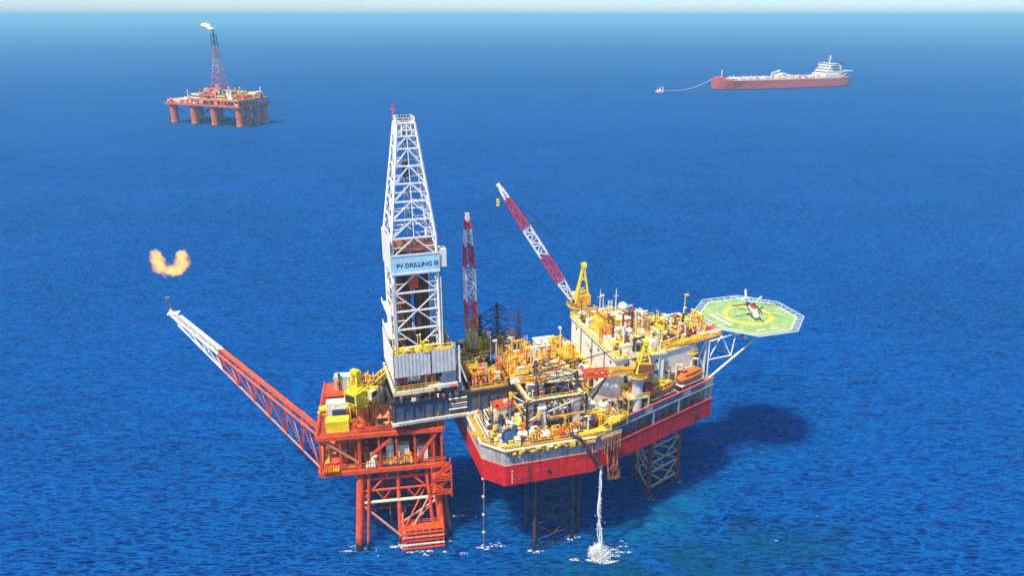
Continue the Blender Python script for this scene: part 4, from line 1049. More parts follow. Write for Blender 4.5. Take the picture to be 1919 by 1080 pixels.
# starboard side, far
pump((21.4, 40.4, D), 'yellow pump skid on the far side deck', YELLOW, GOLD, 0, 1.2)
container((22, 34.0, D), 'cream container behind the pipe deck', CREAM, 6.1, 2.4, 2.6, 0)
platform((7.4, 41.0, D), 'ochre access platform at the far stern corner', GOLD, 6, 4, 5.4, 0, railm=YELLOW, stair=False)
manifold((1.6, 31.2, D), 'ochre riser pipes behind the stern of the cantilever', (GOLD, CREAM, ORANGE), 6, 4, 5, 0)
antenna((20.4, 43.2, D), 'thin dark mast at the far rail beside the far leg', NAVY, 16)
# block roof
vent((35.0, 33.6, RF), 'cream roof ventilator at the far left corner of the block', CREAM, 1.5, .6)
container((37.2, 27.6, RF), 'yellow roof container at the far part of the block', YELLOW, 5, 2.4, 2.2, 90)
manifold((36.2, 20.8, RF), 'red and yellow pipework along the roof edge of the block', (R_, YELLOW, GOLD), 8, 6, 1.4, 90)
pump((40.2, 31.8, RF), 'ochre fan unit at the far end of the block roof', GOLD, CREAM, 30, 1.1)
cabin((42.6, 27.0, RF), 'cream plant room on the block roof below the radar', CREAM, 5, 4, 2.4, 90, cat='plant room')
vtank((39.6, 16.8, RF), 'white upright roof tank on the block', WHITE, 1.4, 2.8)
manifold((41.8, 20.0, RF), 'yellow pipework in the middle of the block roof', (LEMON, GOLD, ORANGE), 7, 6, 1.8, 60)
pump((36.0, 12.0, RF), 'cream air handling unit at the near corner of the block roof', CREAM, YELLOW, 90, 1.2)
container((42.4, 11.8, RF), 'pale roof container at the near right corner of the block', WHITE, 4, 2.2, 2.0, 0)
platform((40.0, 23.6, RF), 'ochre roof walkway across the block', GOLD, 9, 2.2, 1.5, 90, railm=YELLOW, stair=False)
antenna((44.6, 33.8, RF), 'thick cream radio mast on the block roof', CREAM, 6.5)
antenna((40.4, 34.6, RF), 'thin pale radio mast left of the thick one on the block roof', GREY, 6.5)
antenna((45.2, 25.2, RF), 'red mast standing at the bow edge of the block roof', R_, 5.6)
rd = thing(RIG, 'satellite_dome', 'white radar dome and scanner on the roof edge of the block', 'radar', (44.6, 29.6, RF+2.6))
m = MB(); m.tube((0,0,-2.6),(0,0,.4),.3); m.build('post', GREY, rd)
m = MB(); m.lathe([(.5,.3),(1.0,.6),(1.3,1.2),(1.1,1.9),(.5,2.3),(.05,2.4)], n=18); m.build('dome', WHITE, rd, smooth=True)
m = MB(); m.box((1.6,0,1.0),(2.8,.3,.4), .4); m.tube((1.6,0,-2.6),(1.6,0,.8),.15); m.build('scanner', WHITE, rd)
# bow platform
manifold((50.0, 20.0, BW), 'orange and cream pipework on the bow platform next to the block', (ORANGE, CREAM, YELLOW), 8, 6, 2.0, 20)
pump((55.0, 17.6, BW), 'ochre pump on the near edge of the bow platform', GOLD, ORANGE, 10, 1.1)
vtank((52.4, 24.0, BW), 'cream upright tank on the bow platform', CREAM, 1.2, 2.8)
container((58.2, 23.0, BW), 'bright yellow box beside the helideck edge', LEMON, 4.2, 2.6, 2.6, 0)
manifold((61.4, 19.4, BW), 'yellow pipework on the bow platform below the helideck corner', (YELLOW, ORANGE, CREAM), 7, 5, 1.8, 10)
antenna((55.4, 21.0, BW), 'dark red mast on the bow platform before the yellow box', R_, 5.0)
pump((64.2, 18.6, BW), 'red foam monitor unit at the helideck stair', R_, ORANGE, 15, .8)
winch((48.4, 16.2, BW), 'brown winch above the white deck house', BROWN, 15, .8)
platform((49.6, 25.8, BW), 'yellow access platform behind the bow platform pipework', YELLOW, 5, 3, 2.2, 0, railm=LEMON, stair=False)
cabin((47.6, 12.8, 36.2), 'small cream cabin at the left end of the long white deck house', CREAM, 3, 2.6, 3.0, 14)
container((41.0, 9.6-2.6, 36.3), 'small red box on the crane platform before the block', R_, 2.2, 1.4, 1.6, 0)
# fixed outfitting: lockers, goosenecks, bollards, valves and pipe runs bolted to the decks
FIT = {}
def fit_mesh(kind):
    m = MB()
    if kind == 'locker': m.b2(-.5,.5,-.35,.35,0,1); m.b2(-.55,.55,-.4,.4,1,1.06); m.b2(-.02,.02,-.38,-.35,.1,.9)
    elif kind == 'gooseneck': m.path([(0,0,0),(0,0,1.1),(.15,0,1.35),(.45,0,1.35),(.55,0,1.05)], .13, 8)
    elif kind == 'bollard': m.lathe([(.3,0),(.3,.1),(.16,.15),(.16,.7),(.27,.75),(.27,.9)], n=10)
    elif kind == 'valve': m.tube((-.6,0,.4),(.6,0,.4),.16,n=8); m.tube((0,0,.4),(0,0,.95),.08,n=6); m.lathe([(.34,.95),(.34,1.03)], n=10); m.lathe([(.28,-.08),(.28,.08)], (.0,0,.4), 8, 'x')
    elif kind == 'pipe_run':
        for i in range(4): m.tube((-2,-.45+i*.3,.35),(2,-.45+i*.3,.35),.1,n=6)
        for x in (-1.6,0,1.6): m.b2(x-.08,x+.08,-.6,.6,0,.26)
    elif kind == 'pipe_frame':
        for x in (-.9,.9): m.b2(x-.1,x+.1,-.1,.1,0,2.6)
        m.b2(-1.1,1.1,-.12,.12,2.45,2.65); m.tube((-.5,-.5,2.75),(-.5,.5,2.75),.12,n=6); m.path([(.3,-.4,0),(.3,-.4,2.2),(.3,.6,2.2)],.12,6)
    elif kind == 'motor_set': m.b2(-.8,.8,-.45,.45,0,.2); m.lathe([(.2,-.7),(.4,-.65),(.4,.1),(.2,.15)], (0,0,.62), 10, 'x'); m.b2(.2,.75,-.35,.35,.2,1.1)
    elif kind == 'drum': m.lathe([(.42,0),(.42,.3),(.45,.32),(.42,.34),(.42,1.1)], n=12)
    elif kind == 'ladder':
        for y in (-.25,.25): m.b2(-.05,.05,y-.05,y+.05,0,3.2)
        for i in range(8): m.b2(-.04,.04,-.25,.25,.3+i*.38,.36+i*.38)
    elif kind == 'lamp_post': m.tube((0,0,0),(0,0,3.4),.08,n=6); m.b2(-.1,.5,-.15,.15,3.35,3.55)
    return m
KINDS_ = ('locker','locker','gooseneck','bollard','valve','valve','pipe_run','pipe_run','pipe_frame','pipe_frame','motor_set','motor_set','drum','ladder','lamp_post')
CL = (YELLOW, YELLOW, LEMON, GOLD, CREAM, CREAM, CREAM, CREAM, WHITE, WHITE, WHITE, ORANGE, ORED, DARK, DARK, GREY, NAVY, BROWN)
def outfit(parent, base, poly, z, n, cols=CL, s0=1.0, s1=1.9, seed=1):
    rg = random.Random(seed)
    xs = [p[0] for p in poly]; ys = [p[1] for p in poly]; k = 0; tries = 0
    def inside(x, y):
        c = False; j = len(poly)-1
        for i in range(len(poly)):
            (xi, yi), (xj, yj) = poly[i], poly[j]
            if (yi > y) != (yj > y) and x < (xj-xi)*(y-yi)/(yj-yi)+xi: c = not c
            j = i
        return c
    while k < n and tries < n*30:
        tries += 1; x, y = rg.uniform(min(xs), max(xs)), rg.uniform(min(ys), max(ys))
        if not inside(x, y): continue
        kd = rg.choice(KINDS_); mt = rg.choice(cols); key = (kd, mt.name)
        if key not in FIT: FIT[key] = fit_mesh(kd).mesh(kd, mt)
        o = bpy.data.objects.new(kd, FIT[key]); COL.objects.link(o); o.parent = parent
        s_ = rg.uniform(s0, s1); o.location = (x-base[0], y-base[1], z-base[2]); o.scale = (s_, s_, s_*rg.uniform(.8, 1.15)); o.rotation_euler = (0, 0, rg.choice((0, 90, 90, 180, 270, 20))*math.pi/180)
        k += 1
outfit(hull, B0, [(.6,3.4),(3.4,-.2),(23.6,-.8),(31,2.2),(33,8),(33,14),(.6,14)], 32.0, 200, seed=3)
outfit(hull, B0, [(27.6,14),(32.4,14),(32.4,36),(28,40),(20,44),(4,44),(0,40),(0,30),(27.6,30)], 32.0, 60, seed=4, s1=2.4)
outfit(hull, B0, [(33.5,4.5),(43,8.0),(33.5,8.2)], 32.0, 16, seed=5)
outfit(ct, (4, 22, 32), [(.6,15.6),(7,15.6),(7,28.6),(.6,28.6)], 38.6, 34, (YELLOW, GOLD, GOLD, ORANGE, ORED, CREAM, DARK), seed=6)
outfit(ct, (4, 22, 32), [(7,15.6),(26.6,15.6),(26.6,28.6),(7,28.6)], 39.9, 80, (YELLOW, GOLD, GOLD, ORANGE, CREAM, CREAM, WHITE, DARK), seed=7)
outfit(ab, (39, 22, 32), [(33.4,9),(45.2,9),(45.2,35),(33.4,35)], 44.9, 100, (YELLOW, LEMON, GOLD, CREAM, CREAM, CREAM, WHITE, WHITE, WHITE, GREY, DARK, BROWN), seed=8)
outfit(bd, BB, [(46.6,14.4),(58,15),(66,17.2),(66,27.4),(58,29.4),(46.6,29.4)], 43.6, 80, (YELLOW, LEMON, GOLD, CREAM, CREAM, CREAM, CREAM, WHITE, WHITE, WHITE, DARK, BROWN), seed=9)
outfit(jc, (12.8, 36, 32), [(6.6,32),(19,32),(19,43),(6.6,43)], 38.1, 36, seed=10)
outfit(df, (-10.5, 23, 38.4), [(-16.8,15.8),(-4,15.8),(-4,18),(-16.8,18)], 49.5, 16, (LEMON, YELLOW, CREAM, WHITE), .7, 1.3, seed=11)
outfit(df, (-10.5, 23, 38.4), [(-17,15.6),(-3.8,15.6),(-3.8,20),(-17,20)], 40.7, 16, (R_, ORED, WHITE, CREAM, DARK, PINK), .8, 1.6, seed=12)
outfit(df, (-10.5, 23, 38.4), [(-17,13.9),(-1,13.9),(-1,15.2),(-17,15.2)], 38.4, 14, (DARK, BROWN, STEEL, CREAM), .6, .9, seed=13)
outfit(jc, (12.8, 36, 32), [(6.6,30.5),(19,30.5),(19,43),(6.6,43)], 32.2, 20, seed=14, s1=2.6)
# gear hung over the port side strake: brackets, drums, hoses and boxes under the rail
rg9 = random.Random(9)
for k in range(30):
    a = 3.6+k*.68; b = -1.62-.024*(a-3); kd = rg9.choice(('side_box', 'side_drum', 'hose_loop', 'bracket'))
    m = MB()
    if kd == 'side_box': m.box((a, b-.35, 31.2), (.6, .6, rg9.uniform(.5, 1.0)))
    elif kd == 'side_drum': m.lathe([(.3,-.3),(.32,0),(.3,.3)], (a, b-.4, 31.1), 10, 'x')
    elif kd == 'hose_loop': m.path([(a-.4,b-.15,31.7),(a-.35,b-.3,30.4),(a,b-.35,29.9),(a+.35,b-.3,30.4),(a+.4,b-.15,31.7)], .09, 6)
    else: m.bar((a,b-.1,30.2),(a,b-.9,31.7),.14); m.b2(a-.5,a+.5,b-.95,b-.1,31.7,31.8)
    m.build(kd, rg9.choice((YELLOW, GOLD, GOLD, LEMON, CREAM, DARK, BROWN, ORANGE)), hull, B0)
# deck pipes crossing the port deck
for k_, (p, q, mt) in enumerate((((4,13.6),(32,13.6),CREAM),((4,14.0),(32,14.0),YELLOW),((23.4,3.8),(32,6.6),ORANGE),((2.2,13.2),(2.2,4.4),WHITE),((5,2.9),(24,2.4),STEEL),((5,3.2),(24,2.8),WHITE))):
    m = MB(); m.tube((*p, 32.9), (*q, 32.9), .2, n=8); m.build('deck_pipe', mt, hull, B0)
# hanging gallery, anchor and outfall at the turn of the hull
hg = thing(RIG, 'hanging_gallery', 'tan rope hung gallery on the hull side above the anchor', 'gallery', (27.4, -2.2, 28))
m = MB(); m.box((0,0,3.6),(5.2,1.6,.2),R(14)); m.build('floor', BROWN, hg)
for i in range(9):
    x = -2.4+i*.6; y = -.75+x*.25
    ubar('hanging_rope', hg, (x, y, 3.6), (x+random.uniform(-.15,.15), y, random.uniform(-.6, .8)), .16, ROPE if i % 3 else BROWN)
m = MB(); m.rail([(-2.5,-1.35,3.7),(2.6,-.1,3.7)]); m.build('railing', CREAM, hg)
an = thing(RIG, 'anchor', 'rust brown anchor hanging on chains below the red hull edge', 'anchor', (28.4, -2.6, 20.4))
m = MB(); m.tube((0,0,0),(0,0,4.6),.32); m.build('shank', BROWN, an)
m = MB(); m.tube((-1.6,0,.2),(1.6,0,.2),.3); m.build('stock', BROWN, an)
for s_ in (-1, 1):
    m = MB(); m.add([(s_*.3,-.5,0),(s_*1.5,-.5,.2),(s_*1.3,-.5,2.6),(s_*.3,.3,0),(s_*1.5,.3,.2),(s_*1.3,-.2,2.6)], [(0,1,2),(5,4,3),(0,3,4,1),(1,4,5,2),(2,5,3,0)]); m.build('fluke', BROWN, an)
    ubar('bolster_bar', an, (s_*1.1, .3, 1.6), (s_*1.3, 1.6, 8.2), .24, ORANGE)
m = MB(); m.lathe([(.7,-.2),(.95,-.2),(.95,.2),(.7,.2)], (0,-.3,3.0), 16, 'y'); m.build('ring', BROWN, an)
m = MB()
for k in range(16): m.lathe([(.12,0),(.24,0),(.24,.32),(.12,.32)], (.1*(k % 2), .2+.07*k, 4.5+k*.42), 8)
m.build('chain', BROWN, an)
op = thing(RIG, 'outfall_pipe', 'dark diagonal pipe slung over the hull side ending at the water jet', 'pipe', (21, -2.4, 31))
m = MB(); m.path([(-3.0,.6,2.4),(-1.0,-.3,1.4),(3.4,-1.6,-5.4)], .34, 10); m.build('pipe', DARK, op)
m = MB(); m.tube((3.4,-1.6,-5.4),(3.6,-1.65,-6.1),.45); m.build('flange', STEEL, op)
for k in range(3): ubar('stay', op, (-.6+k*1.2, -.5-.35*k, .6-1.7*k), (-.4+k*1.2, .6, 1.6-1.2*k), .14, PINK)

def tongue(mb, c, d, L, r):
    """a twisted lick of flame"""
    d = Vector(d).normalized(); u = Vector((0,0,1)) if abs(d.z) < .9 else Vector((1,0,0))
    x = d.cross(u).normalized(); y = x.cross(d); c = Vector(c); P = []; n = 6
    bend = x*random.uniform(-.35,.35)+y*random.uniform(-.35,.35)
    prof = ((0,.35),(.25,1),(.55,.75),(.8,.35))
    for f, rr in prof:
        for i in range(n):
            a = 2*math.pi*i/n+f*2; q = r*rr*random.uniform(.7,1.3)
            P.append(c + d*(L*f) + bend*(L*f*f) + x*(q*math.cos(a)) + y*(q*math.sin(a)))
    P.append(c+d*L+bend*L); F = []
    for k in range(len(prof)-1):
        for i in range(n):
            j = (i+1) % n; F.append((k*n+i, k*n+j, (k+1)*n+j, (k+1)*n+i))
    for i in range(n): F.append(((len(prof)-1)*n+i, (len(prof)-1)*n+(i+1) % n, len(prof)*n))
    F.append(tuple(range(n-1,-1,-1))); mb.add(P, F)
# water jet and splash
def foam_mat(name, c, lace=0, stretch=None):
    m = bpy.data.materials.new(name); t = nt(m)
    g = t.nodes.new('ShaderNodeNewGeometry')
    n = noise(t, g.outputs['Position'], 2.4, 5, .65)
    p = principled(t, Base_Color=mixc(t, remap(t, n, .3, .7), tuple(x*.82 for x in c), c), Roughness=.55)
    if lace:      # broken up by holes
        n2 = noise(t, g.outputs['Position'], lace, 5, .68, .8, stretch)
        t.links.new(remap(t, n2, .47, .62), p.inputs['Alpha'])
    return m
FOAM = foam_mat('white_water', (.88, .91, .93))
LACE = foam_mat('lacy_foam', (.86, .90, .93), 1.5)
MIST = foam_mat('spray_water', (.90, .93, .95), 1.0, ((3.2, 3.2, .55),))
def blob(mb, c, r, sq=(1,1,1), n=8, rough=.3):
    P = []; rows = 5
    for k in range(1, rows):
        th = math.pi*k/rows
        for i in range(n):
            a = 2*math.pi*i/n; rr = r*(1+random.uniform(-rough, rough))
            P.append((c[0]+rr*sq[0]*math.sin(th)*math.cos(a), c[1]+rr*sq[1]*math.sin(th)*math.sin(a), c[2]+rr*sq[2]*math.cos(th)))
    top = len(P); P += [(c[0],c[1],c[2]+r*sq[2]), (c[0],c[1],c[2]-r*sq[2])]
    F = []
    for k in range(rows-2):
        for i in range(n):
            j = (i+1) % n; F.append((k*n+i, (k+1)*n+i, (k+1)*n+j, k*n+j))
    for i in range(n):
        j = (i+1) % n; F.append((top, i, j)); F.append((top+1, (rows-2)*n+j, (rows-2)*n+i))
    mb.add(P, F)
jx, jy, _ = RIG.w(24.6, -4.05); jz = 24.6
jet = thing(WORLD, 'water_jet', 'white stream of water falling from the hull into the sea', 'water jet', (jx, jy, 0))
m = MB()
core_ = MB()
for s_ in range(12):
    ph = random.uniform(0, 6.3); off = random.uniform(.05, .42); r0 = random.uniform(.12, .28) if s_ > 1 else .32; pts = []
    start = 0 if s_ < 5 else random.randint(4, 26); end = 61 if s_ < 3 else random.randint(start+16, 61)
    for k in range(start, min(end, 61)):
        f = k/60; z = jz*(1-f)**1.05+.2; sp = off*(.3+1.3*f)
        pts.append((.7*f*f + sp*math.cos(ph+f*7+.6*math.sin(11*f+ph)), .9*f*f + sp*math.sin(ph+f*6), z))
    rr = [r0*(.75+.35*math.sin(ph+k*.3)+.08*random.random())*(1-.35*k/60) for k in range(len(pts))]
    for k, (p_, q_) in enumerate(zip(pts, pts[1:])): (core_ if s_ < 3 else m).tube(p_, q_, rr[k]*(.7 if s_ < 3 else 1), rr[k+1]*(.7 if s_ < 3 else 1), 7)
core_.build('core_stream', FOAM, jet, smooth=True)['kind'] = 'stuff'
m.build('strands', MIST, jet, smooth=True)['kind'] = 'stuff'
m = MB()
for i in range(120):
    f = random.random()**.6; z = jz*(1-f); sp = .2+.75*f
    blob(m, (.7*f*f+random.gauss(0,sp*.6), .9*f*f+random.gauss(0,sp*.6), z+.3), random.uniform(.03,.10), (1,1,2.4), 5)
m.build('droplets', FOAM, jet)['kind'] = 'stuff'
spl = thing(WORLD, 'splash', 'white burst of foam where the falling water hits the sea', 'splash', (jx+.7, jy+.9, 0))
m = MB()
for i in range(420):
    a = random.uniform(0, 6.3); r = abs(random.gauss(0, 1.0)); up_ = random.uniform(.5, 1.6)
    tongue(m, (r*math.cos(a), r*math.sin(a), -.1), (math.cos(a)*(.25+.35*r), math.sin(a)*(.25+.35*r), up_), random.uniform(.7, 1.7)*max(.3, 2.4-r*.8), random.uniform(.05, .17))
m.build('foam_mound', FOAM, spl, smooth=True)['kind'] = 'stuff'
m = MB()
for i in range(170):
    a = random.uniform(0, 6.3); r = random.uniform(.8, 2.9); h = random.uniform(.2, 1)*max(.3, 4.2-r*1.1)
    blob(m, (r*math.cos(a), r*math.sin(a), h), random.uniform(.04,.12), (1,1,1.5), 5)
mv = bpy.data.materials.new('spray_mist'); t_ = nt(mv)
tc_ = t_.nodes.new('ShaderNodeTexCoord'); ln_ = t_.nodes.new('ShaderNodeVectorMath'); ln_.operation = 'LENGTH'; mp_ = t_.nodes.new('ShaderNodeMapping'); mp_.vector_type = 'TEXTURE'
t_.links.new(tc_.outputs['Object'], mp_.inputs[0]); mp_.inputs['Scale'].default_value = (3.0, 3.0, 3.8); t_.links.new(mp_.outputs[0], ln_.inputs[0])
vv = t_.nodes.new('ShaderNodeVolumePrincipled'); vv.inputs['Color'].default_value = (.95, .97, 1, 1)
t_.links.new(mth(t_, 'MULTIPLY', mth(t_, 'MULTIPLY', remap(t_, ln_.outputs['Value'], 1.0, .2), remap(t_, noise(t_, tc_.outputs['Object'], 1.1, 4, .6), .38, .62)), .45), vv.inputs['Density'])
vo = t_.nodes.new('ShaderNodeOutputMaterial'); t_.links.new(vv.outputs[0], vo.inputs['Volume'])
mm = MB(); mm.lathe([(2.9,.03),(2.7,1.0),(2.0,2.4),(1.1,3.4),(.1,3.8)], n=16); mm.build('mist', mv, spl)
m.build('spray', FOAM, spl)['kind'] = 'stuff'
# water pipe tower hanging from the hull, with foam where it enters
wp = thing(WORLD, 'intake_pipe', 'thin pale pipe hanging from the hull into the sea right of the orange jacket', 'pipe', (-6.8, 147.0, 0))
m = MB(); m.tube((.4,.3,24),(0,0,-4),.22); m.build('pipe', STEEL, wp)
m = MB()
for z in (4, 9, 14, 19): m.lathe([(.36,z),(.36,z+.4)], (.1,.1,0), 10)
m.build('clamp', CREAM, wp)
# conductor pipes between hull and sea by the front leg
for i, (a, b, lab) in enumerate(((12.2, 10.8, 'dark pipe hanging to the sea left of the front leg'), (24.0, 6.4, 'dark pipe dropping to the sea right of the front leg'))):
    c = thing(RIG, 'sea_water_tower', lab, 'pipe', (a, b, 0), group='pipes under the hull')
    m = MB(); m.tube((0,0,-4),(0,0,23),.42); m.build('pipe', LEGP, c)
    m = MB()
    for z in (5, 11, 17): m.lathe([(.6,z),(.6,z+.5)], n=10)
    m.build('collar', DARK, c)['kind'] = 'stuff'

# foam lines at everything that stands in the water, and a few white caps
m = MB()
def foampatch(x, y, n, spread, size):
    for i in range(n):
        cx, cy = x+random.gauss(0, spread), y+random.gauss(0, spread*.5); r = size*random.uniform(.35, 1)
        k = 8; ring = [(cx+r*random.uniform(.6,1.2)*1.6*math.cos(2*math.pi*j/k), cy+r*random.uniform(.5,1.1)*.6*math.sin(2*math.pi*j/k), .02) for j in range(k)]
        m.add(ring+[(cx, cy, .07)], [(j, (j+1) % k, k) for j in range(k)])
for (p, q) in ((6.9,-2.2),(27,-2.2),(16.8,-2.4)):
    x, y, _ = JAC.w(p, q); foampatch(x, y, 12, 1.2, .9)
x, y, _ = JAC.w(22, -4.4); foampatch(x, y, 26, 3.2, .8)
x, y, _ = JAC.w(12, -3); foampatch(x, y, 10, 2.4, .35)
for P_ in (PA, PB):
    for a, b in P_:
        x, y, _ = RIG.w(a, b); foampatch(x, y, 7, .8, .8)
foampatch(-6.8, 146.6, 10, 1.0, .8); foampatch(-3.8, 147.4, 6, 1.4, .8); foampatch(jx+.7, jy+.9, 30, 2.3, 1.1); foampatch(jx+4, jy+3.4, 16, 2.6, .9)
foampatch(-12.4, 158.5, 12, 1.6, .8)
for i in range(46):
    yy = random.uniform(125, 520); xx = random.uniform(-.62, .62)*yy
    foampatch(xx, yy, random.randint(1, 3), .6, random.uniform(.15, .4))
fo = m.build('sea_foam', LACE); tag(fo, 'scattered white foam on the sea surface', None, kind='stuff')

# ------------------------------------------------------------------ wellhead platform (orange jacket)
B = (16.5, 8, 0); ZU, ZL = 30.5, 21.0
wpf = thing(JAC, 'wellhead_platform', 'orange red two deck wellhead platform on a braced jacket beside the drilling rig', 'platform', B)
def lean(p, q, z):   # the legs splay towards the sea bed
    f = (ZL-z)/ZL; return (p+(-1.6 if p < 16 else 1.5)*f, q+(-3.6 if q < 8 else 2.5)*f, z)
LG = [(8.5,1.6),(25.5,1.6),(25.5,17),(8.5,17)]
for p, q in LG:
    ubar('jacket_leg', wpf, lean(p,q,-6), lean(p,q,ZL), 2.0, ORED_S, B, True)
    ubar('deck_leg', wpf, (p,q,ZL), (p,q,ZU), 1.2, ORED, B, True)
mid = [(lean(8.5,1.6,z)[0]+lean(25.5,1.6,z)[0]) for z in (0,)]
ubar('front_caisson', wpf, (16.6, -2.2, -6), (16.9, .6, 14), 1.05, ORED_S, B, True)
ubar('front_caisson', wpf, (16.9, .6, 14), (17, 1.6, ZL), .9, ORED, B, True)
for zi, z in enumerate((17.2, 11.5, 2.8, 14.4, 19.4)):
    for k in range(4):
        a, b = LG[k], LG[(k+1) % 4]
        if zi == 2 and k == 0: continue
        ubar('jacket_girt', wpf, lean(*a, z), lean(*b, z), .75 if zi < 2 else .5, (ORED, CREAM if k == 0 else ORED, ORED, ORED, ORED)[zi], B, True)
        if zi in (3, 4):
            for f in range(1, 5):
                u_ = Vector(lean(*a, z)).lerp(Vector(lean(*b, z)), f/5); v_ = Vector(lean(*a, z-2.4)).lerp(Vector(lean(*b, z-2.4)), (f+(.5 if f % 2 else -.5))/5)
                ubar('lattice_brace', wpf, u_, v_, .3, ORED, B, True)
PALE = paint('sunlit_orange_tone', (.70, .28, .16), .5, .2, .35)  # lighter copy of the jacket orange: sun on front members put into the colour
for k in range(4):
    a, b = LG[k], LG[(k+1) % 4]; ca, cb = lean(*a, 11.5), lean(*b, 11.5)
    m0 = tuple((x+y)/2 for x, y in zip(lean(*a, 2.2), lean(*b, 2.2))); m1 = tuple((x+y)/2 for x, y in zip(lean(*a, 20.4), lean(*b, 20.4)))
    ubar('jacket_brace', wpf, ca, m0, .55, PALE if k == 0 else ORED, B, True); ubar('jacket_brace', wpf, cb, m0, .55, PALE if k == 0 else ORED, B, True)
    ubar('jacket_brace', wpf, lean(*a, 11.7), m1, .5, ORED, B, True); ubar('jacket_brace', wpf, lean(*b, 11.7), m1, .5, ORED, B, True)
ubar('riser_caisson', wpf, lean(10.6, 1.2, -6), (10.4, 1.2, ZL), .8, ORED_S, B, True)
ubar('riser_caisson', wpf, lean(23.4, 1.4, -6), (23.4, 1.4, ZL), .9, ORED_S, B, True)
ubar('riser_caisson', wpf, lean(27.2, 3.0, -6), (27.0, 3.0, ZL), .9, ORED_S, B, True)
# two more legs and a second frame row inside, closing up the jacket
for p in (14.2, 20.2):
    ubar('inner_leg', wpf, lean(p, 9.3, -6), (p, 9.3, ZL), 1.2, ORED_S, B, True)
for z in (2.8, 8.0, 11.5, 15.0):
    ubar('inner_girt', wpf, (8.0, 9.3, z), (26.0, 9.3, z), .5, ORED, B, True)
for z0, z1 in ((2.8, 8.0), (8.0, 11.5)):
    ubar('inner_brace', wpf, (8.0, 9.3, z0), (17.2, 9.3, z1), .42, ORED, B, True); ubar('inner_brace', wpf, (26.0, 9.3, z0), (17.2, 9.3, z1), .42, ORED, B, True)
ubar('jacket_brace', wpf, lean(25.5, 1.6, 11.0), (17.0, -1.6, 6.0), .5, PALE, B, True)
# conductors between the legs
for i in range(4):
    for j in range(3):
        ubar('conductor', wpf, (11+i*3.6, 5+j*4.4, -6), (11+i*3.6, 5+j*4.4, ZL), .7, BROWN if (i+j) % 2 else LEGP, B, True)
# decks
LP = [(-.6,0),(27.8,0),(27.8,22),(-.6,22)]
for z, mt in ((ZL, REDDECK), (ZU, REDDECK)):
    m = MB(); m.prism(LP, z-.25, z); m.build('deck_plate', mt, wpf, B)
    for k in range(4):
        p, q = LP[k], LP[(k+1) % 4]
        ubar('edge_beam', wpf, (*p, z-.75), (*q, z-.75), 1.0, ORED, B)
    for k in range(1, 6): ubar('deck_beam', wpf, (-.3+k*4.7, .4, z-.8), (-.3+k*4.7, 21.6, z-.8), .6, ORED, B)
m = MB(); m.b2(-.55, 8, .55, 21.5, ZL+.01, ZL+.06); m.build('deck_mat', ORANGE, wpf, B)
for p in (-.2, 4.2, 8.5, 13, 17, 21.2, 25.5, 27.4):
    ubar('deck_post', wpf, (p, .25, ZL), (p, .25, ZU-1.2), .5, ORED, B); ubar('deck_post', wpf, (p, 21.7, ZL), (p, 21.7, ZU-1.2), .5, ORED, B)
for q in (7.5, 14.5): ubar('deck_post', wpf, (-.2, q, ZL), (-.2, q, ZU-1.2), .5, ORED, B)
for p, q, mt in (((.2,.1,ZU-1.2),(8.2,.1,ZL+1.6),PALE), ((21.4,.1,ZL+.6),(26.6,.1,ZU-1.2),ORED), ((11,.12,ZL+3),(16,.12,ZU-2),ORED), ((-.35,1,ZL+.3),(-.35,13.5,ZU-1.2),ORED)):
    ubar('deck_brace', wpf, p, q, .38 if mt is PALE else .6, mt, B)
m = MB(); m.rail([(-.5,.1,ZL),(27.7,.1,ZL)], 1.2, .13); m.rail([(-.5,.1,ZL),(-.5,21.9,ZL)], 1.2, .13); m.build('lower_railing', ORANGE, wpf, B)
m = MB(); m.rail([(8.5,.1,ZU),(27.7,.1,ZU),(27.7,14,ZU)], 1.2, .13); m.rail([(-.5,.1,ZU),(-.5,21.9,ZU),(10,21.9,ZU)], 1.2, .13); m.build('upper_railing', ORED, wpf, B)
# right hand stair tower hanging beside the leg
for k, z in enumerate((13.2, 17.0)):
    m = MB(); m.b2(24.6, 29.4, -2.2, 1.0, z, z+.2); m.rail([(24.6,-2.2,z+.2),(29.4,-2.2,z+.2),(29.4,1,z+.2)], 1.2, .15); m.build('stair_landing', ORED, wpf, B)
    m = MB(); m.bar((25.4,-1.4,z+.2), (28.8,-1.4,z+3.9), .9, .3); m.rail([(25.4,-1.9,z+.2),(28.8,-1.9,z+3.9)], 1.1, .15, 1.2); m.build('stair_flight', ORED, wpf, B)
for p, q in ((24.7,-2.1),(29.3,-2.1),(29.3,.9)): ubar('stair_post', wpf, (p,q,12.6), (p,q,ZL), .35, ORED, B)
ubar('stair_brace', wpf, (29.3,-2.1,13), (24.7,-2.1,17), .3, ORED, B)
ubar('stair_brace', wpf, (29.3,-2.1,20.6), (24.7,-2.1,17), .3, ORED, B)
# boat landing
bl = thing(JAC, 'boat_landing', 'red barred boat landing at the foot of the orange jacket', 'boat landing', (22, -4.6, 0))
for k in range(7): ubar('fender_post', bl, (-4.8+k*1.6, -.1, -2), (-4.8+k*1.6, -.1, 5.6), .4, R_ if k % 2 else ORED)
for k in range(5):
    ubar('fender_bar', bl, (-5,-.4,.9+k*1.05), (5,-.4,.9+k*1.05), .34, (ORED, CREAM, R_, PALE, ORED)[k])
m = MB(); m.b2(-5,5,0,2.4,5.6,5.8); m.build('landing_deck', ORED, bl)
m = MB(); m.b2(-5,5,.1,2.4,2.6,2.8); m.build('lower_step', ORED, bl)
m = MB(); m.rail([(-5,2.3,5.8),(5,2.3,5.8)]); m.build('railing', ORED, bl)
ubar('stay', bl, (-4,1.5,5.8), (1.5,6,14), .3, ORED); ubar('stay', bl, (-2,1.5,5.8), (3.5,6,14), .3, PALE)
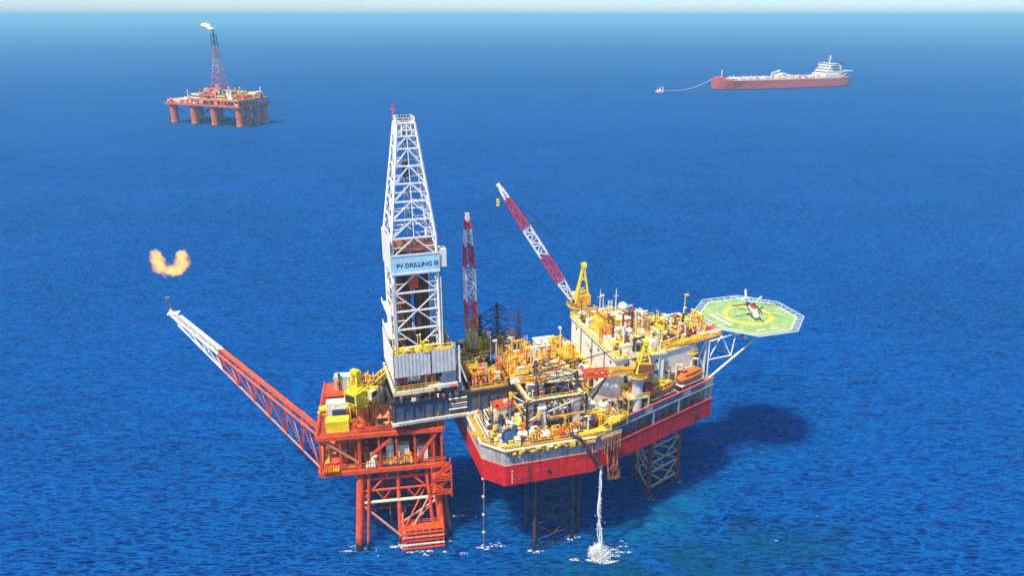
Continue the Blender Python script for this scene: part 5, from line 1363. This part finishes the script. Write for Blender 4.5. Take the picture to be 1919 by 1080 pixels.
for s_ in (-4.6, 4.6): ubar('stay', bl, (s_,1,5), (s_,5.4,8.5), .45, ORED)

# things on the platform
GJ = 'containers on the orange platform'
container((4.0, 2.4, ZU), 'bright yellow container at the front left corner of the orange platform', LEMON, 5.2, 2.8, 2.7, 0, JAC, group=GJ)
t = container((3.6, 6.8, ZU), 'white container with navy front panel behind the bright yellow one', WHITE, 4.4, 2.6, 4.9, 0, JAC, group=GJ)
m = MB(); m.b2(-.9,2.15,-1.42,-1.31,1.2,3.4); m.build('front_panel', NAVY, t)
container((3.4, 11.6, ZU), 'blue container third from the front on the orange platform', BLUE, 3.6, 2.4, 2.4, 0, JAC, group=GJ)
container((4.8, 17.4, ZU+3.0), 'pale green raised container at the back of the orange platform', TEAL, 4.2, 2.6, 3.4, 0, JAC, group=GJ)
pf = thing(JAC, 'container_frame', 'red steel frame carrying the pale green container', 'frame', (4.6, 17.2, ZU))
for x in (-4.4, 3.2):
    for y in (-3.6, 2.6): ubar('post', pf, (x,y,0), (x,y,2.6), .5, ORED)
m = MB(); m.b2(-4.7,3.5,-3.9,2.9,2.6,2.95); m.build('deck', ORED, pf)
m = MB(); m.rail([(-4.6,-3.8,2.95),(3.4,-3.8,2.95)]); m.rail([(-4.6,-3.8,2.95),(-4.6,2.8,2.95)]); m.build('railing', PINK, pf)
crane('bright yellow platform crane on an orange pedestal beside the derrick', (9.6, 3.4, ZU), 37.0, 60, 12, 11,
      ((.3,LEMON),(.4,YELLOW),(.3,LEMON)), ORANGE, LEMON, LEMON, 7.0, 0, 'cranes on the orange platform', 1.5, JAC, 1.15, 1.1)
platform((9.4, 7.6, ZU), 'bright yellow tall platform stack behind the yellow crane', LEMON, 5.6, 4.4, 8.2, 0, JAC, LEMON, stair=False)
vtank((8.6, 7.4, ZU+8.2), 'bright yellow vessel on top of the yellow stack', LEMON, 1.3, 3.8, fr=JAC, legs=.2)
manifold((11.4, 7.0, ZU+8.2), 'orange and yellow pipework on top of the yellow stack', (ORANGE, LEMON, YELLOW), 5, 3, 2.2, 0, JAC)
manifold((9.4, 8.2, ZU), 'yellow pipework inside the yellow stack', (LEMON, YELLOW, ORANGE), 7, 4.6, 5.4, 0, JAC)
vtank((13.6, 9.4, ZU), 'cream upright tank left of the derrick on the orange platform', CREAM, 1.4, 7.4, fr=JAC)
tn = thing(JAC, 'tarpaulin_shelter', 'orange peaked shelter roof on the orange platform under the cantilever', 'shelter', (14.8, 5.6, ZU))
m = MB(); m.add([(-3.2,-2.6,1.6),(3.2,-2.6,1.6),(3.2,2.6,1.6),(-3.2,2.6,1.6),(-2.2,0,3.9),(2.2,0,3.9)], [(0,1,5,4),(2,3,4,5),(0,4,3),(1,2,5)]); m.build('roof', ORANGE, tn)
for x in (-3, 3):
    for y in (-2.4, 2.4): ubar('post', tn, (x,y,0), (x,y,1.6), .2, ORED)
m = MB(); m.b2(-2.8,2.8,-2.2,2.2,.1,1.3); m.build('covered_load', BROWN, tn)
manifold((18.4, 2.2, ZU), 'red valve manifold at the front rail of the upper orange deck', (ORED, R_, ORANGE), 8, 6, 1.5, 0, JAC)
pump((24.2, 2.4, ZU), 'red pump skid at the right end of the upper orange deck', ORED, R_, 0, 1.0, JAC)
vent((17.0, .9, ZU), 'small purple capped ventilator on the front rail of the upper orange deck', NAVY, 1.6, .4, 0, JAC)
# between the two decks
WB = (16.5, 8, 0)
outfit(wpf, WB, [(.2,.8),(27,.8),(27,6),(.2,6)], ZL, 60, (ORED, ORANGE, R_, WHITE, CREAM, YELLOW, DARK, PINK), .9, 1.9, seed=21)
outfit(wpf, WB, [(7,.8),(27.4,.8),(27.4,4),(7,4)], ZU, 34, (ORED, ORED, ORANGE, R_, DARK, YELLOW), .8, 1.4, seed=22)
outfit(wpf, WB, [(.2,9),(16,9),(16,21.4),(.2,21.4)], ZU, 50, (LEMON, YELLOW, ORANGE, ORED, CREAM, DARK), 1.0, 2.4, seed=23)
outfit(wpf, WB, [(7,5.4),(12,5.4),(12,10),(7,10)], ZU+8.2, 12, (LEMON, LEMON, YELLOW, ORANGE), .9, 1.6, seed=24)
outfit(wpf, WB, [(7,2),(12.4,2),(12.4,5),(7,5)], ZU+5.6, 10, (LEMON, LEMON, YELLOW), .9, 1.5, seed=25)
htank((3.6, 2.6, ZL), 'red vessel at the left end of the lower orange deck', ORED, 1.1, 3.6, 0, JAC)
pump((5.6, 5.4, ZL), 'white topped pump behind the red vessel on the lower orange deck', WHITE, R_, 0, 1.0, JAC)
vtank((15.4, 2.0, ZL), 'tall white tank in the middle of the lower orange deck', WHITE, .95, 5.0, fr=JAC)
container((18.6, 2.2, ZL), 'cream control cabinet right of the tall white tank', CREAM, 2.6, 1.8, 4.4, 0, JAC, group=GJ)
vtank((11.2, 1.8, ZL), 'thin white bottle tank left of the tall white tank', WHITE, .4, 3.0, fr=JAC, legs=.3)
vtank((13.2, 2.4, ZL), 'pink small tank between the white tanks', PINK, .6, 3.4, fr=JAC, legs=.3)
container((23.0, 2.4, ZL), 'white slanted cabinet near the right end of the lower orange deck', WHITE, 2.4, 1.8, 3.6, 0, JAC, group=GJ)
manifold((17.0, .9, ZL), 'yellow pipework along the front edge of the lower orange deck', (YELLOW, ORANGE), 9, 7, 1.1, 0, JAC)
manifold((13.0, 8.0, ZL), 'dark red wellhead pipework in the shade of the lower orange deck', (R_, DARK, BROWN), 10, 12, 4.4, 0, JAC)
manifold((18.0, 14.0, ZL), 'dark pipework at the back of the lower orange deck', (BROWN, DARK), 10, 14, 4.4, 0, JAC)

# ------------------------------------------------------------------ flare boom and flame
ua, uz = Vector((-.3, .8, ZU-.6)), Vector((-.3, 5.2, ZU-.6))
la = Vector((-.8, 2.4, ZL-.3))
tipw = Vector((-82.5, 169.0, 51.4))
def to_j(P):
    x, y = P.x-JAC.o[0], P.y-JAC.o[1]; return Vector((x*JAC.c+y*JAC.s, -x*JAC.s+y*JAC.c, P.z))
tj = to_j(tipw); BF = (-.5, 2.8, ZL)
fb = thing(JAC, 'flare_boom', 'long orange flare boom with a white tip reaching out left from the platform', 'flare boom', BF)
d = (tj-Vector((-.3,3,ZU))).normalized(); side = Vector((0,0,1)).cross(d).normalized()
t0, t1, tl = tj+side*-.9, tj+side*.9, tj+Vector((.6,0,-3.0))
# keep the chord order front/back
ua, uz = (ua, uz) if (side.dot(ua) < side.dot(uz)) else (uz, ua)
NB = 9
for i in range(NB):
    f0, f1 = i/NB, (i+1)/NB; mt = DWHITE if i >= 6 else ORED; mp = DWHITE if i >= 6 else PALE
    c0 = [ua.lerp(t0, f0), uz.lerp(t1, f0), la.lerp(tl, f0)]; c1 = [ua.lerp(t0, f1), uz.lerp(t1, f1), la.lerp(tl, f1)]
    bay = sub('boom_bay', fb)
    ubar('upper_chord', bay, c0[0], c1[0], .62, mt, BF, True); ubar('upper_chord', bay, c0[1], c1[1], .62, mt, BF, True)
    ubar('lower_chord', bay, c0[2], c1[2], .46, mp, BF, True)
    ubar('cross_member', bay, c1[0], c1[1], .3, mt, BF, True)
    ubar('cross_member', bay, c0[0], c1[1], .24, mt, BF, True)
    for k in (0, 1):
        ubar('brace', bay, c1[k], c0[2], .28, mp if k == 0 else ORED if i < 6 else mt, BF, True)
        ubar('hanger', bay, c1[k], c1[2], .26, mt, BF, True)
    m = MB(); cc0 = (c0[0]+c0[1])/2+Vector((0,0,.5)); cc1 = (c1[0]+c1[1])/2+Vector((0,0,.5)); m.tube(cc0, cc1, .34, n=8); m.build('gas_pipe', GREY if i >= 6 else ORED, bay, BF)
    if i >= 6:
        m = MB(); m.rail([c0[1]+Vector((0,0,.3)), c1[1]+Vector((0,0,.3))], 1.3, .13); m.build('handrail', WHITE, bay, BF)
m = MB(); tp = tj+Vector((0,0,.4)); m.tube(tp, tp+Vector((-.7,0,3.4)), .38, .3); m.lathe([(.5,0),(.62,.8)], tuple(tp+Vector((-.8,0,3.2))), 10); m.build('flare_tip', STEEL, fb, BF)
m = MB(); m.box(tuple(tj+Vector((0,0,.3))), (2.6, 2.4, .25)); m.build('tip_platform', DWHITE, fb, BF)

def flame_mat(name, strength):
    m = bpy.data.materials.new(name); t = nt(m)
    g = t.nodes.new('ShaderNodeNewGeometry')
    n = noise(t, g.outputs['Position'], .55, 5, .65, .6)
    c = mixc(t, remap(t, n, .40, .52), (.86, .36, .05), (1.0, .66, .25))
    c = mixc(t, remap(t, n, .50, .62), c, (1.0, .92, .68))
    e = t.nodes.new('ShaderNodeEmission'); o = t.nodes.new('ShaderNodeOutputMaterial')
    t.links.new(c, e.inputs[0]); e.inputs[1].default_value = strength
    tr = t.nodes.new('ShaderNodeBsdfTransparent'); mx = t.nodes.new('ShaderNodeMixShader')
    n2 = noise(t, g.outputs['Position'], 1.1, 4, .6, .5)      # torn, see-through gas
    t.links.new(remap(t, n2, .38, .56, .12, 1.0), mx.inputs[0]); t.links.new(tr.outputs[0], mx.inputs[1]); t.links.new(e.outputs[0], mx.inputs[2])
    t.links.new(mx.outputs[0], o.inputs[0])
    return m
fl = thing(WORLD, 'gas_flare', 'ragged orange and white gas flame above the white boom tip', 'flame', (-81.6, 169.5, 60.6))
fl.scale = (.98, .95, .98)
fm = bpy.data.materials.new('gas_flame'); t_ = nt(fm)
tc_ = t_.nodes.new('ShaderNodeTexCoord'); ob = tc_.outputs['Object']
wob = t_.nodes.new('ShaderNodeTexNoise'); wob.inputs['Scale'].default_value = .55; wob.inputs['Detail'].default_value = 4; wob.inputs['Roughness'].default_value = .62; t_.links.new(ob, wob.inputs['Vector'])
vs1 = t_.nodes.new('ShaderNodeVectorMath'); vs1.operation = 'SUBTRACT'; t_.links.new(wob.outputs['Color'], vs1.inputs[0]); vs1.inputs[1].default_value = (.5, .5, .5)
vs2 = t_.nodes.new('ShaderNodeVectorMath'); vs2.operation = 'MULTIPLY_ADD'; t_.links.new(vs1.outputs[0], vs2.inputs[0]); vs2.inputs[1].default_value = (5.0, 3.0, 5.0); t_.links.new(ob, vs2.inputs[2])
sp_ = t_.nodes.new('ShaderNodeSeparateXYZ'); t_.links.new(vs2.outputs[0], sp_.inputs[0])
dz_ = mth(t_, 'SUBTRACT', sp_.outputs[2], 4.9)
rr_ = mth(t_, 'SQRT', mth(t_, 'ADD', mth(t_, 'MULTIPLY', sp_.outputs[0], sp_.outputs[0]), mth(t_, 'MULTIPLY', dz_, dz_)))
dr_ = mth(t_, 'SUBTRACT', rr_, 3.2)
dd_ = mth(t_, 'SQRT', mth(t_, 'ADD', mth(t_, 'MULTIPLY', dr_, dr_), mth(t_, 'MULTIPLY', sp_.outputs[1], sp_.outputs[1])))
core = mth(t_, 'SUBTRACT', remap(t_, dd_, 2.0, .2), mth(t_, 'MULTIPLY', remap(t_, mth(t_, 'SUBTRACT', dz_, mth(t_, 'ABSOLUTE', sp_.outputs[0])), -1.2, .6), 1.2))
hot = remap(t_, core, .18, .80)
fc_ = mixc(t_, remap(t_, core, .2, .62), (1.0, .25, .01), (1.0, .64, .20))
em = t_.nodes.new('ShaderNodeVolumePrincipled'); em.inputs['Density'].default_value = 0.0
t_.links.new(mth(t_, 'MULTIPLY', hot, .9), em.inputs['Density']); em.inputs['Color'].default_value = (.25, .12, .04, 1)
t_.links.new(mth(t_, 'MULTIPLY', hot, .95), em.inputs['Emission Strength']); t_.links.new(fc_, em.inputs['Emission Color'])
vo = t_.nodes.new('ShaderNodeOutputMaterial'); t_.links.new(em.outputs[0], vo.inputs['Volume'])
m = MB(); P_ = []; NS, NR = 22, 12
for i in range(NS+1):
    ang_ = R(270 + (i/NS*2-1)*128); w_ = 2.4*min(1, .35+i*.3, .35+(NS-i)*.3)
    for k in range(NR):
        q_ = 2*math.pi*k/NR; rad = 3.2+w_*math.cos(q_)*random.uniform(.9, 1.1)
        P_.append((rad*math.cos(ang_), w_*.9*math.sin(q_), 4.9+rad*math.sin(ang_)))
F_ = [(i*NR+k, i*NR+(k+1) % NR, (i+1)*NR+(k+1) % NR, (i+1)*NR+k) for i in range(NS) for k in range(NR)]
F_ += [tuple(range(NR-1, -1, -1)), tuple(NS*NR+k for k in range(NR))]
m.add(P_, F_); m.build('flame_body', fm, fl)

# ------------------------------------------------------------------ far production platform
B = (55, 25, 0)
fp = thing(FAR, 'offshore_platform', 'distant orange multi column production platform with a tall lattice flare tower', 'platform', (55, -25, 0))
# local: x runs along the long side to the left, y (negative) to the right hand depth
FB = (55, -25, 0)
FRED = paint('far_orange_red', (.70, .11, .025), .5, .25, .3); FOR = paint('far_orange', (.72, .24, .05), .5, .25, .3)
for x in (5, 42, 73, 105):
    for y in (-5, -45):
        m = MB(); m.lathe([(4.2,-4),(4.2,19),(5.0,21),(5.0,23)], (x, y, 0), 16); m.build('column', FRED, fp, FB)
        m = MB(); m.lathe([(4.5,1),(4.5,3.2)], (x, y, 0), 16); m.build('column_band', FOR, fp, FB)
for y in (-18, -32):
    m = MB(); m.lathe([(3.6,-4),(3.6,23)], (5, y, 0), 14); m.build('column', FRED, fp, FB)
for p, q in (((73,-5,4),(105,-5,21)),((105,-45,4),(73,-45,21)),((5,-5,5),(5,-32,21)),((42,-45,4),(73,-45,21)),((5,-45,4),(42,-45,21))):
    ubar('brace', fp, p, q, 1.4, DARK, FB, True)
m = MB(); m.b2(-1,111,-51,1,21.8,24.2); m.build('lower_deck', FRED, fp, FB)
m = MB(); m.b2(0,76,-50,0,28.6,30.2); m.build('main_deck', FOR, fp, FB)
for k in range(16):
    ubar('deck_post', fp, (1+k*5, -.6, 24.2), (1+k*5, -.6, 29.2), .9, FRED, FB); 
for k in range(10): ubar('deck_post', fp, (.6, -2-k*5, 24.2), (.6, -2-k*5, 29.2), .9, FOR, FB)
for k in range(8): ubar('deck_brace', fp, (2+k*9.4, -.3, 24.4), (9+k*9.4, -.3, 29), .7, FOR, FB)
for k, (x, y, lx, ly, h, mt) in enumerate(((96,-12,22,18,3.2,WHITE),(98,-36,20,20,4,CREAM),(84,-14,10,12,5,WHITE),(66,-8,12,10,5,WHITE),(60,-30,14,14,8,FOR),(46,-9,14,10,4.5,ORANGE),(44,-26,16,14,7,CREAM),
        (28,-9,12,10,4,LEMON),(26,-28,14,16,6,LEMON),(12,-9,10,9,5,YELLOW),(10,-24,10,10,4,FOR),(10,-40,12,12,6,WHITE),(28,-43,12,8,5,FRED),(50,-43,14,8,6,ORANGE),(70,-42,10,10,4,GREY),(36,-16,5,5,8,NAVY),(55,-16,5,6,9,FRED),(64,-19,4,4,10,CREAM),(20,-18,4,4,7,DARK))):
    z = 30.2 if x < 76 else 24.2
    m = MB(); m.b2(x-lx/2, x+lx/2, y-ly/2, y+ly/2, z, z+h); o = m.build('module', mt, fp, FB)
    m = MB(); m.b2(x-lx/2-.2, x+lx/2+.2, y+ly/2+.01, y+ly/2+.4, z+h*.35, z+h*.6); m.rail([(x-lx/2,y+ly/2,z+h),(x+lx/2,y+ly/2,z+h)], 1.4, .3, 3); m.build('gallery', DARK if k % 2 else FOR, o)
for k, (x, y, h) in enumerate(((80,-6,9),(52,-5,12),(38,-6,9),(22,-5,8),(6,-14,10),(4,-4,9),(8,-46,11),(70,-14,9))):
    m = MB(); m.tube((x,y,28),(x,y,30+h),.55,n=8); m.build('vent_mast', (CREAM, FRED, WHITE, DARK)[k % 4], fp, FB)
for k, x in enumerate((33, 17)):
    m = MB(); m.bar((x,-20,34),(x-14,-8,44),1.0); m.tube((x,-20,30),(x,-20,36),1.6); m.build('crane_boom', LEMON, fp, FB)
rg5 = random.Random(5)
for k in range(46):
    x, y = rg5.uniform(2, 74), rg5.uniform(-48, -2); h = rg5.uniform(2.5, 8); w = rg5.uniform(1.2, 3.4)
    m = MB(); m.b2(x-w, x+w, y-w*.7, y+w*.7, 30.2, 30.2+h); m.tube((x, y, 30.2+h), (x, y, 31+h*1.5), .35, n=6); m.build('equipment', rg5.choice((FOR, FOR, LEMON, YELLOW, CREAM, WHITE, FRED, DARK)), fp, FB)
for k in range(30):
    x = rg5.uniform(1, 109); m = MB(); m.b2(x-1.6, x+1.6, -1.6, .6, 24.3, rg5.uniform(25.5, 28)); m.build('equipment', rg5.choice((FOR, FRED, WHITE, CREAM, DARK)), fp, FB)
# flare tower
tc = (57, -34); TP = paint('tower_faded_red', (.68, .38, .34), .5, .2, .2)
def fsec(z):
    f = (z-30)/73; w = 7.0*(1-f)**2.2+2.2
    return [(tc[0]+sx*w, tc[1]+sy*w, z) for sx, sy in ((-1,-1),(1,-1),(1,1),(-1,1))]
zz = [30, 37, 44, 51, 58, 65, 72, 79, 86, 93, 100]
for i, (a, b) in enumerate(zip(zz, zz[1:])):
    s0, s1 = fsec(a), fsec(b); bay = sub('tower_bay', fp); mt = (FRED if i < 2 else (PINK if (i//2) % 2 else TP)) if i < 8 else NAVY
    for k in range(4):
        j = (k+1) % 4
        ubar('tower_leg', bay, s0[k], s1[k], .6, mt, FB); ubar('girt', bay, s1[k], s1[j], .4, mt, FB)
        ubar('brace', bay, s0[k], s1[j], .35, mt, FB)
m = MB(); m.tube((tc[0],tc[1],30),(tc[0],tc[1],105),.8,n=8); m.build('flare_pipe', NAVY, fp, FB)
ffw = FAR.w(57, -34); 
ff = thing(WORLD, 'gas_flare', 'small pale flame blown left from the distant flare tower', 'flame', (ffw[0], ffw[1], 105))
m = MB()
for i in range(50):
    f = random.random(); tongue(m, (-9*f+random.gauss(0,.8), random.gauss(0,1), 5.2*f+random.gauss(0,.8)), (-1, random.gauss(0,.3), .5+random.gauss(0,.4)), random.uniform(2,4), random.uniform(.5,1.1)*(.6+.6*f))
m.build('flame_body', flame_mat('distant_flame', 1.3), ff, smooth=True)

# ------------------------------------------------------------------ storage tanker
SB = (132, 0, 0)
sh = thing(SHIP, 'storage_tanker', 'long red storage tanker moored far off with white aft superstructure', 'ship', SB)
def hullmesh(z0, z1, grow0, grow1, bow_rise=0):
    xs = [0, 3, 8, 16, 28, 60, 120, 200, 235, 252, 262, 266]; ws = [.6, 6, 12, 17.5, 21, 22.5, 22.5, 22.5, 22, 20.5, 18.5, 16]
    m = MB(); P = []; n = len(xs)
    for zi, (z, g) in enumerate(((z0, grow0), (z1, grow1))):
        for s_ in (-1, 1):
            for x, w in zip(xs, ws):
                rise = 0
                if zi: rise = max(0, (30-x)/30)**1.3*4.5 + max(0, (x-225)/41)*2.0
                P.append((x + (-2.5*g*max(0, 1-x/30)), s_*w*(1+(g-1)*max(0, 1-x/75)), z+rise))
    F = []
    for i in range(n-1): F += [(i, i+1, 2*n+i+1, 2*n+i), (n+i, 3*n+i, 3*n+i+1, n+i+1), (2*n+i, 2*n+i+1, 3*n+i+1, 3*n+i), (i, n+i, n+i+1, i+1)]
    F += [(0, 2*n, 3*n, n), (n-1, 2*n-1, 4*n-1, 3*n-1)]
    return m.add(P, F)
hullmesh(2.2, 15.5, .88, 1.12).build('hull', SHIPRED, sh, SB)
hullmesh(-3, 2.2, .8, .88).build('boot_topping', SHIPDARK, sh, SB)
DK = 15.7
m = MB(); m.b2(30, 228, -21, 21, DK-.15, DK+.05); m.build('deck', PINK, sh, SB)
for x in range(34, 226, 12):
    m = MB(); m.b2(x, x+.6, -22.7, -22.51, 3, 15.0); m.build('hull_frame', SHIPRED, sh, SB)
for y in (-7, -3, 3, 7):
    m = MB(); m.tube((30, y, DK+2.4), (214, y, DK+2.4), 1.0, n=8); m.build('deck_pipe', WHITE, sh, SB)
m = MB(); m.b2(28, 216, -2, 2, DK+4.2, DK+4.6)
for x in range(30, 216, 12): m.box((x,-1.8,DK+2),(.8,.8,4.4)); m.box((x,1.8,DK+2),(.8,.8,4.4))
m.build('catwalk', WHITE, sh, SB)
for x in range(40, 212, 14):
    m = MB(); m.b2(x, x+5, -20, -14, DK, DK+2.2 + (x % 3)); m.build('deck_house', WHITE if x % 4 else CREAM, sh, SB)
m = MB(); m.rail([(30,-22,DK),(226,-22,DK)], 1.6, .5, 6); m.build('bulwark_rail', WHITE, sh, SB)
for x, h, s_ in ((112, 15, -1), (118, 13, 1), (196, 9, -1)):
    cr_ = MB(); cr_.tube((x, 4*s_, DK), (x, 4*s_, DK+h*.7), 1.1); cr_.bar((x, 4*s_, DK+h*.7), (x+16, 4*s_, DK+h), 1.3); cr_.build('deck_crane', WHITE, sh, SB)
rg6 = random.Random(6)
for k in range(70):
    x, y = rg6.uniform(32, 210), rg6.uniform(-20, 12); h = rg6.uniform(1.5, 5); w = rg6.uniform(.8, 2.4)
    m = MB(); m.b2(x-w, x+w, y-w, y+w, DK+.06, DK+h); m.tube((x, y, DK+h), (x, y, DK+h*1.6), .35, n=6); m.build('deck_fitting', rg6.choice((WHITE, WHITE, CREAM, GREY, PINK, DARK)), sh, SB)
for x, h, mt in ((124, 8, WHITE), (132, 10, CREAM), (142, 7, WHITE), (150, 6, CREAM), (160, 5, WHITE)):
    m = MB(); m.b2(x-4, x+4, -12, 2, DK+.1, DK+h); m.build('process_module', mt, sh, SB)
m = MB(); m.b2(4, 20, -8, 8, DK+2, DK+5.5); m.build('forecastle', SHIPRED, sh, SB)
m = MB(); m.tube((16, 0, DK+5), (16, 0, DK+17), .7); m.bar((13.5,0,DK+14),(18.5,0,DK+14),.6); m.build('foremast', WHITE, sh, SB)
# aft superstructure: stacked tiers with window bands
for k, (x0, x1, w, z0, z1) in enumerate(((212,250,19,15.6,23),(216,248,17,23,28),(219,246,16,28,32.5),(222,244,15,32.5,36.5),(224,238,20,36.5,40))):
    m = MB(); m.b2(x0, x1, -w, w, z0, z1-.02); tier = m.build('tier', WHITE, sh, SB)
    m = MB()
    for i in range(9):
        y = -w+1.2; 
        x = x0+1.8+i*(x1-x0-4.4)/8
        m.b2(x, x+1.5, -w-.12, -w-.01, z0+1.6, z0+3.0)
    m.build('windows', GLASS, tier)
    m = MB(); m.b2(x0-.12, x0-.01, -w+1, w-1, z0+1.8, z0+3.2); m.build('front_windows', GLASS, tier)
m = MB(); m.tube((232,0,40),(232,0,54),.9,.5); m.bar((232,-5,48),(232,5,48),.8); m.bar((229,0,51),(235,0,51),.8); m.build('radar_mast', WHITE, sh, SB)
m = MB(); m.add([(248,-6,15.6),(258,-6,15.6),(258,6,15.6),(248,6,15.6),(250,-4.5,42),(257,-4.5,42),(257,4.5,42),(250,4.5,42)], [(0,1,5,4),(1,2,6,5),(2,3,7,6),(3,0,4,7),(4,5,6,7)]); fn = m.build('funnel', NAVY, sh, SB)
m = MB(); m.lathe([(2.3,0),(2.3,.3)], (253.2,-5.35,34), 20, 'y'); m.build('funnel_badge', PALEBLUE, fn)
m = MB(); m.prism([(272+11*math.cos(R(22.5+45*i)), 11*math.sin(R(22.5+45*i))) for i in range(8)], 26, 26.8); hp_ = m.build('helideck', TEAL, sh, SB)
for y in (-6, 6):
    ubar('helideck_strut', sh, (260,y,18), (272,y,26), .9, WHITE, SB); ubar('helideck_strut', sh, (258,y,25), (266,y,26), .9, WHITE, SB)
m = MB(); m.box((246,-17.5,22),(9,3,3)); m.build('lifeboat', ORANGE, sh, SB)

# mooring buoy and line
by = thing(WORLD, 'mooring_buoy', 'small red and white mooring buoy off the bow of the tanker', 'buoy', (243.5, 1267, 0), 10)
m = MB(); m.lathe([(6.5,-1.5),(6.8,0),(6.8,2.6),(6.2,3.0)], n=20); m.build('float', PINK, by)
m = MB(); m.lathe([(7.2,1.0),(7.4,1.2),(7.4,1.9),(7.2,2.1)], n=20); m.build('fender', WHITE, by)
m = MB(); m.b2(-5.5,5.5,-1.6,1.6,3,4.0); m.lathe([(2.4,3),(2.4,5)], n=14); m.build('turntable', WHITE, by)
for s_ in (-1, 1):
    m = MB(); m.bar((s_*4.6,0,4),(s_*5.6,0,8.5),.8); m.bar((s_*5.6,0,8.5),(s_*3.0,0,8.0),.6); m.build('arm', PINK if s_ < 0 else WHITE, by)
m = MB(); m.tube((0,0,5),(0,0,9.5),.5); m.build('mast', CREAM, by)
bw = SHIP.w(0, 0); hw = thing(WORLD, 'mooring_line', 'pale mooring line from the buoy to the tanker bow', 'rope', (250, 1269, 0))
m = MB(); a = Vector((0,0,3.6)); b = Vector((bw[0]-250, bw[1]-1269, 19)); pts = []
for k in range(25):
    f = k/24; p = a.lerp(b, f); p.z -= 4*f*(1-f)*7.5; p.z = max(p.z, .5); pts.append(p)
m.path(pts, .28, 6); m.build('rope', WHITE, hw)

# ------------------------------------------------------------------ air
hz_m = bpy.data.materials.new('sea_haze'); t = nt(hz_m)
v = t.nodes.new('ShaderNodeVolumePrincipled'); o = t.nodes.new('ShaderNodeOutputMaterial')
v.inputs['Color'].default_value = (.32, .75, 1.0, 1); v.inputs['Density'].default_value = 2.2e-4; v.inputs['Anisotropy'].default_value = 0.0
t.links.new(v.outputs[0], o.inputs['Volume'])
hz_b = MB().b2(-61000, 61000, -3000, 61000, -10, 135).build('haze', hz_m)
tag(hz_b, 'thin sea haze over the whole scene', None, kind='stuff')
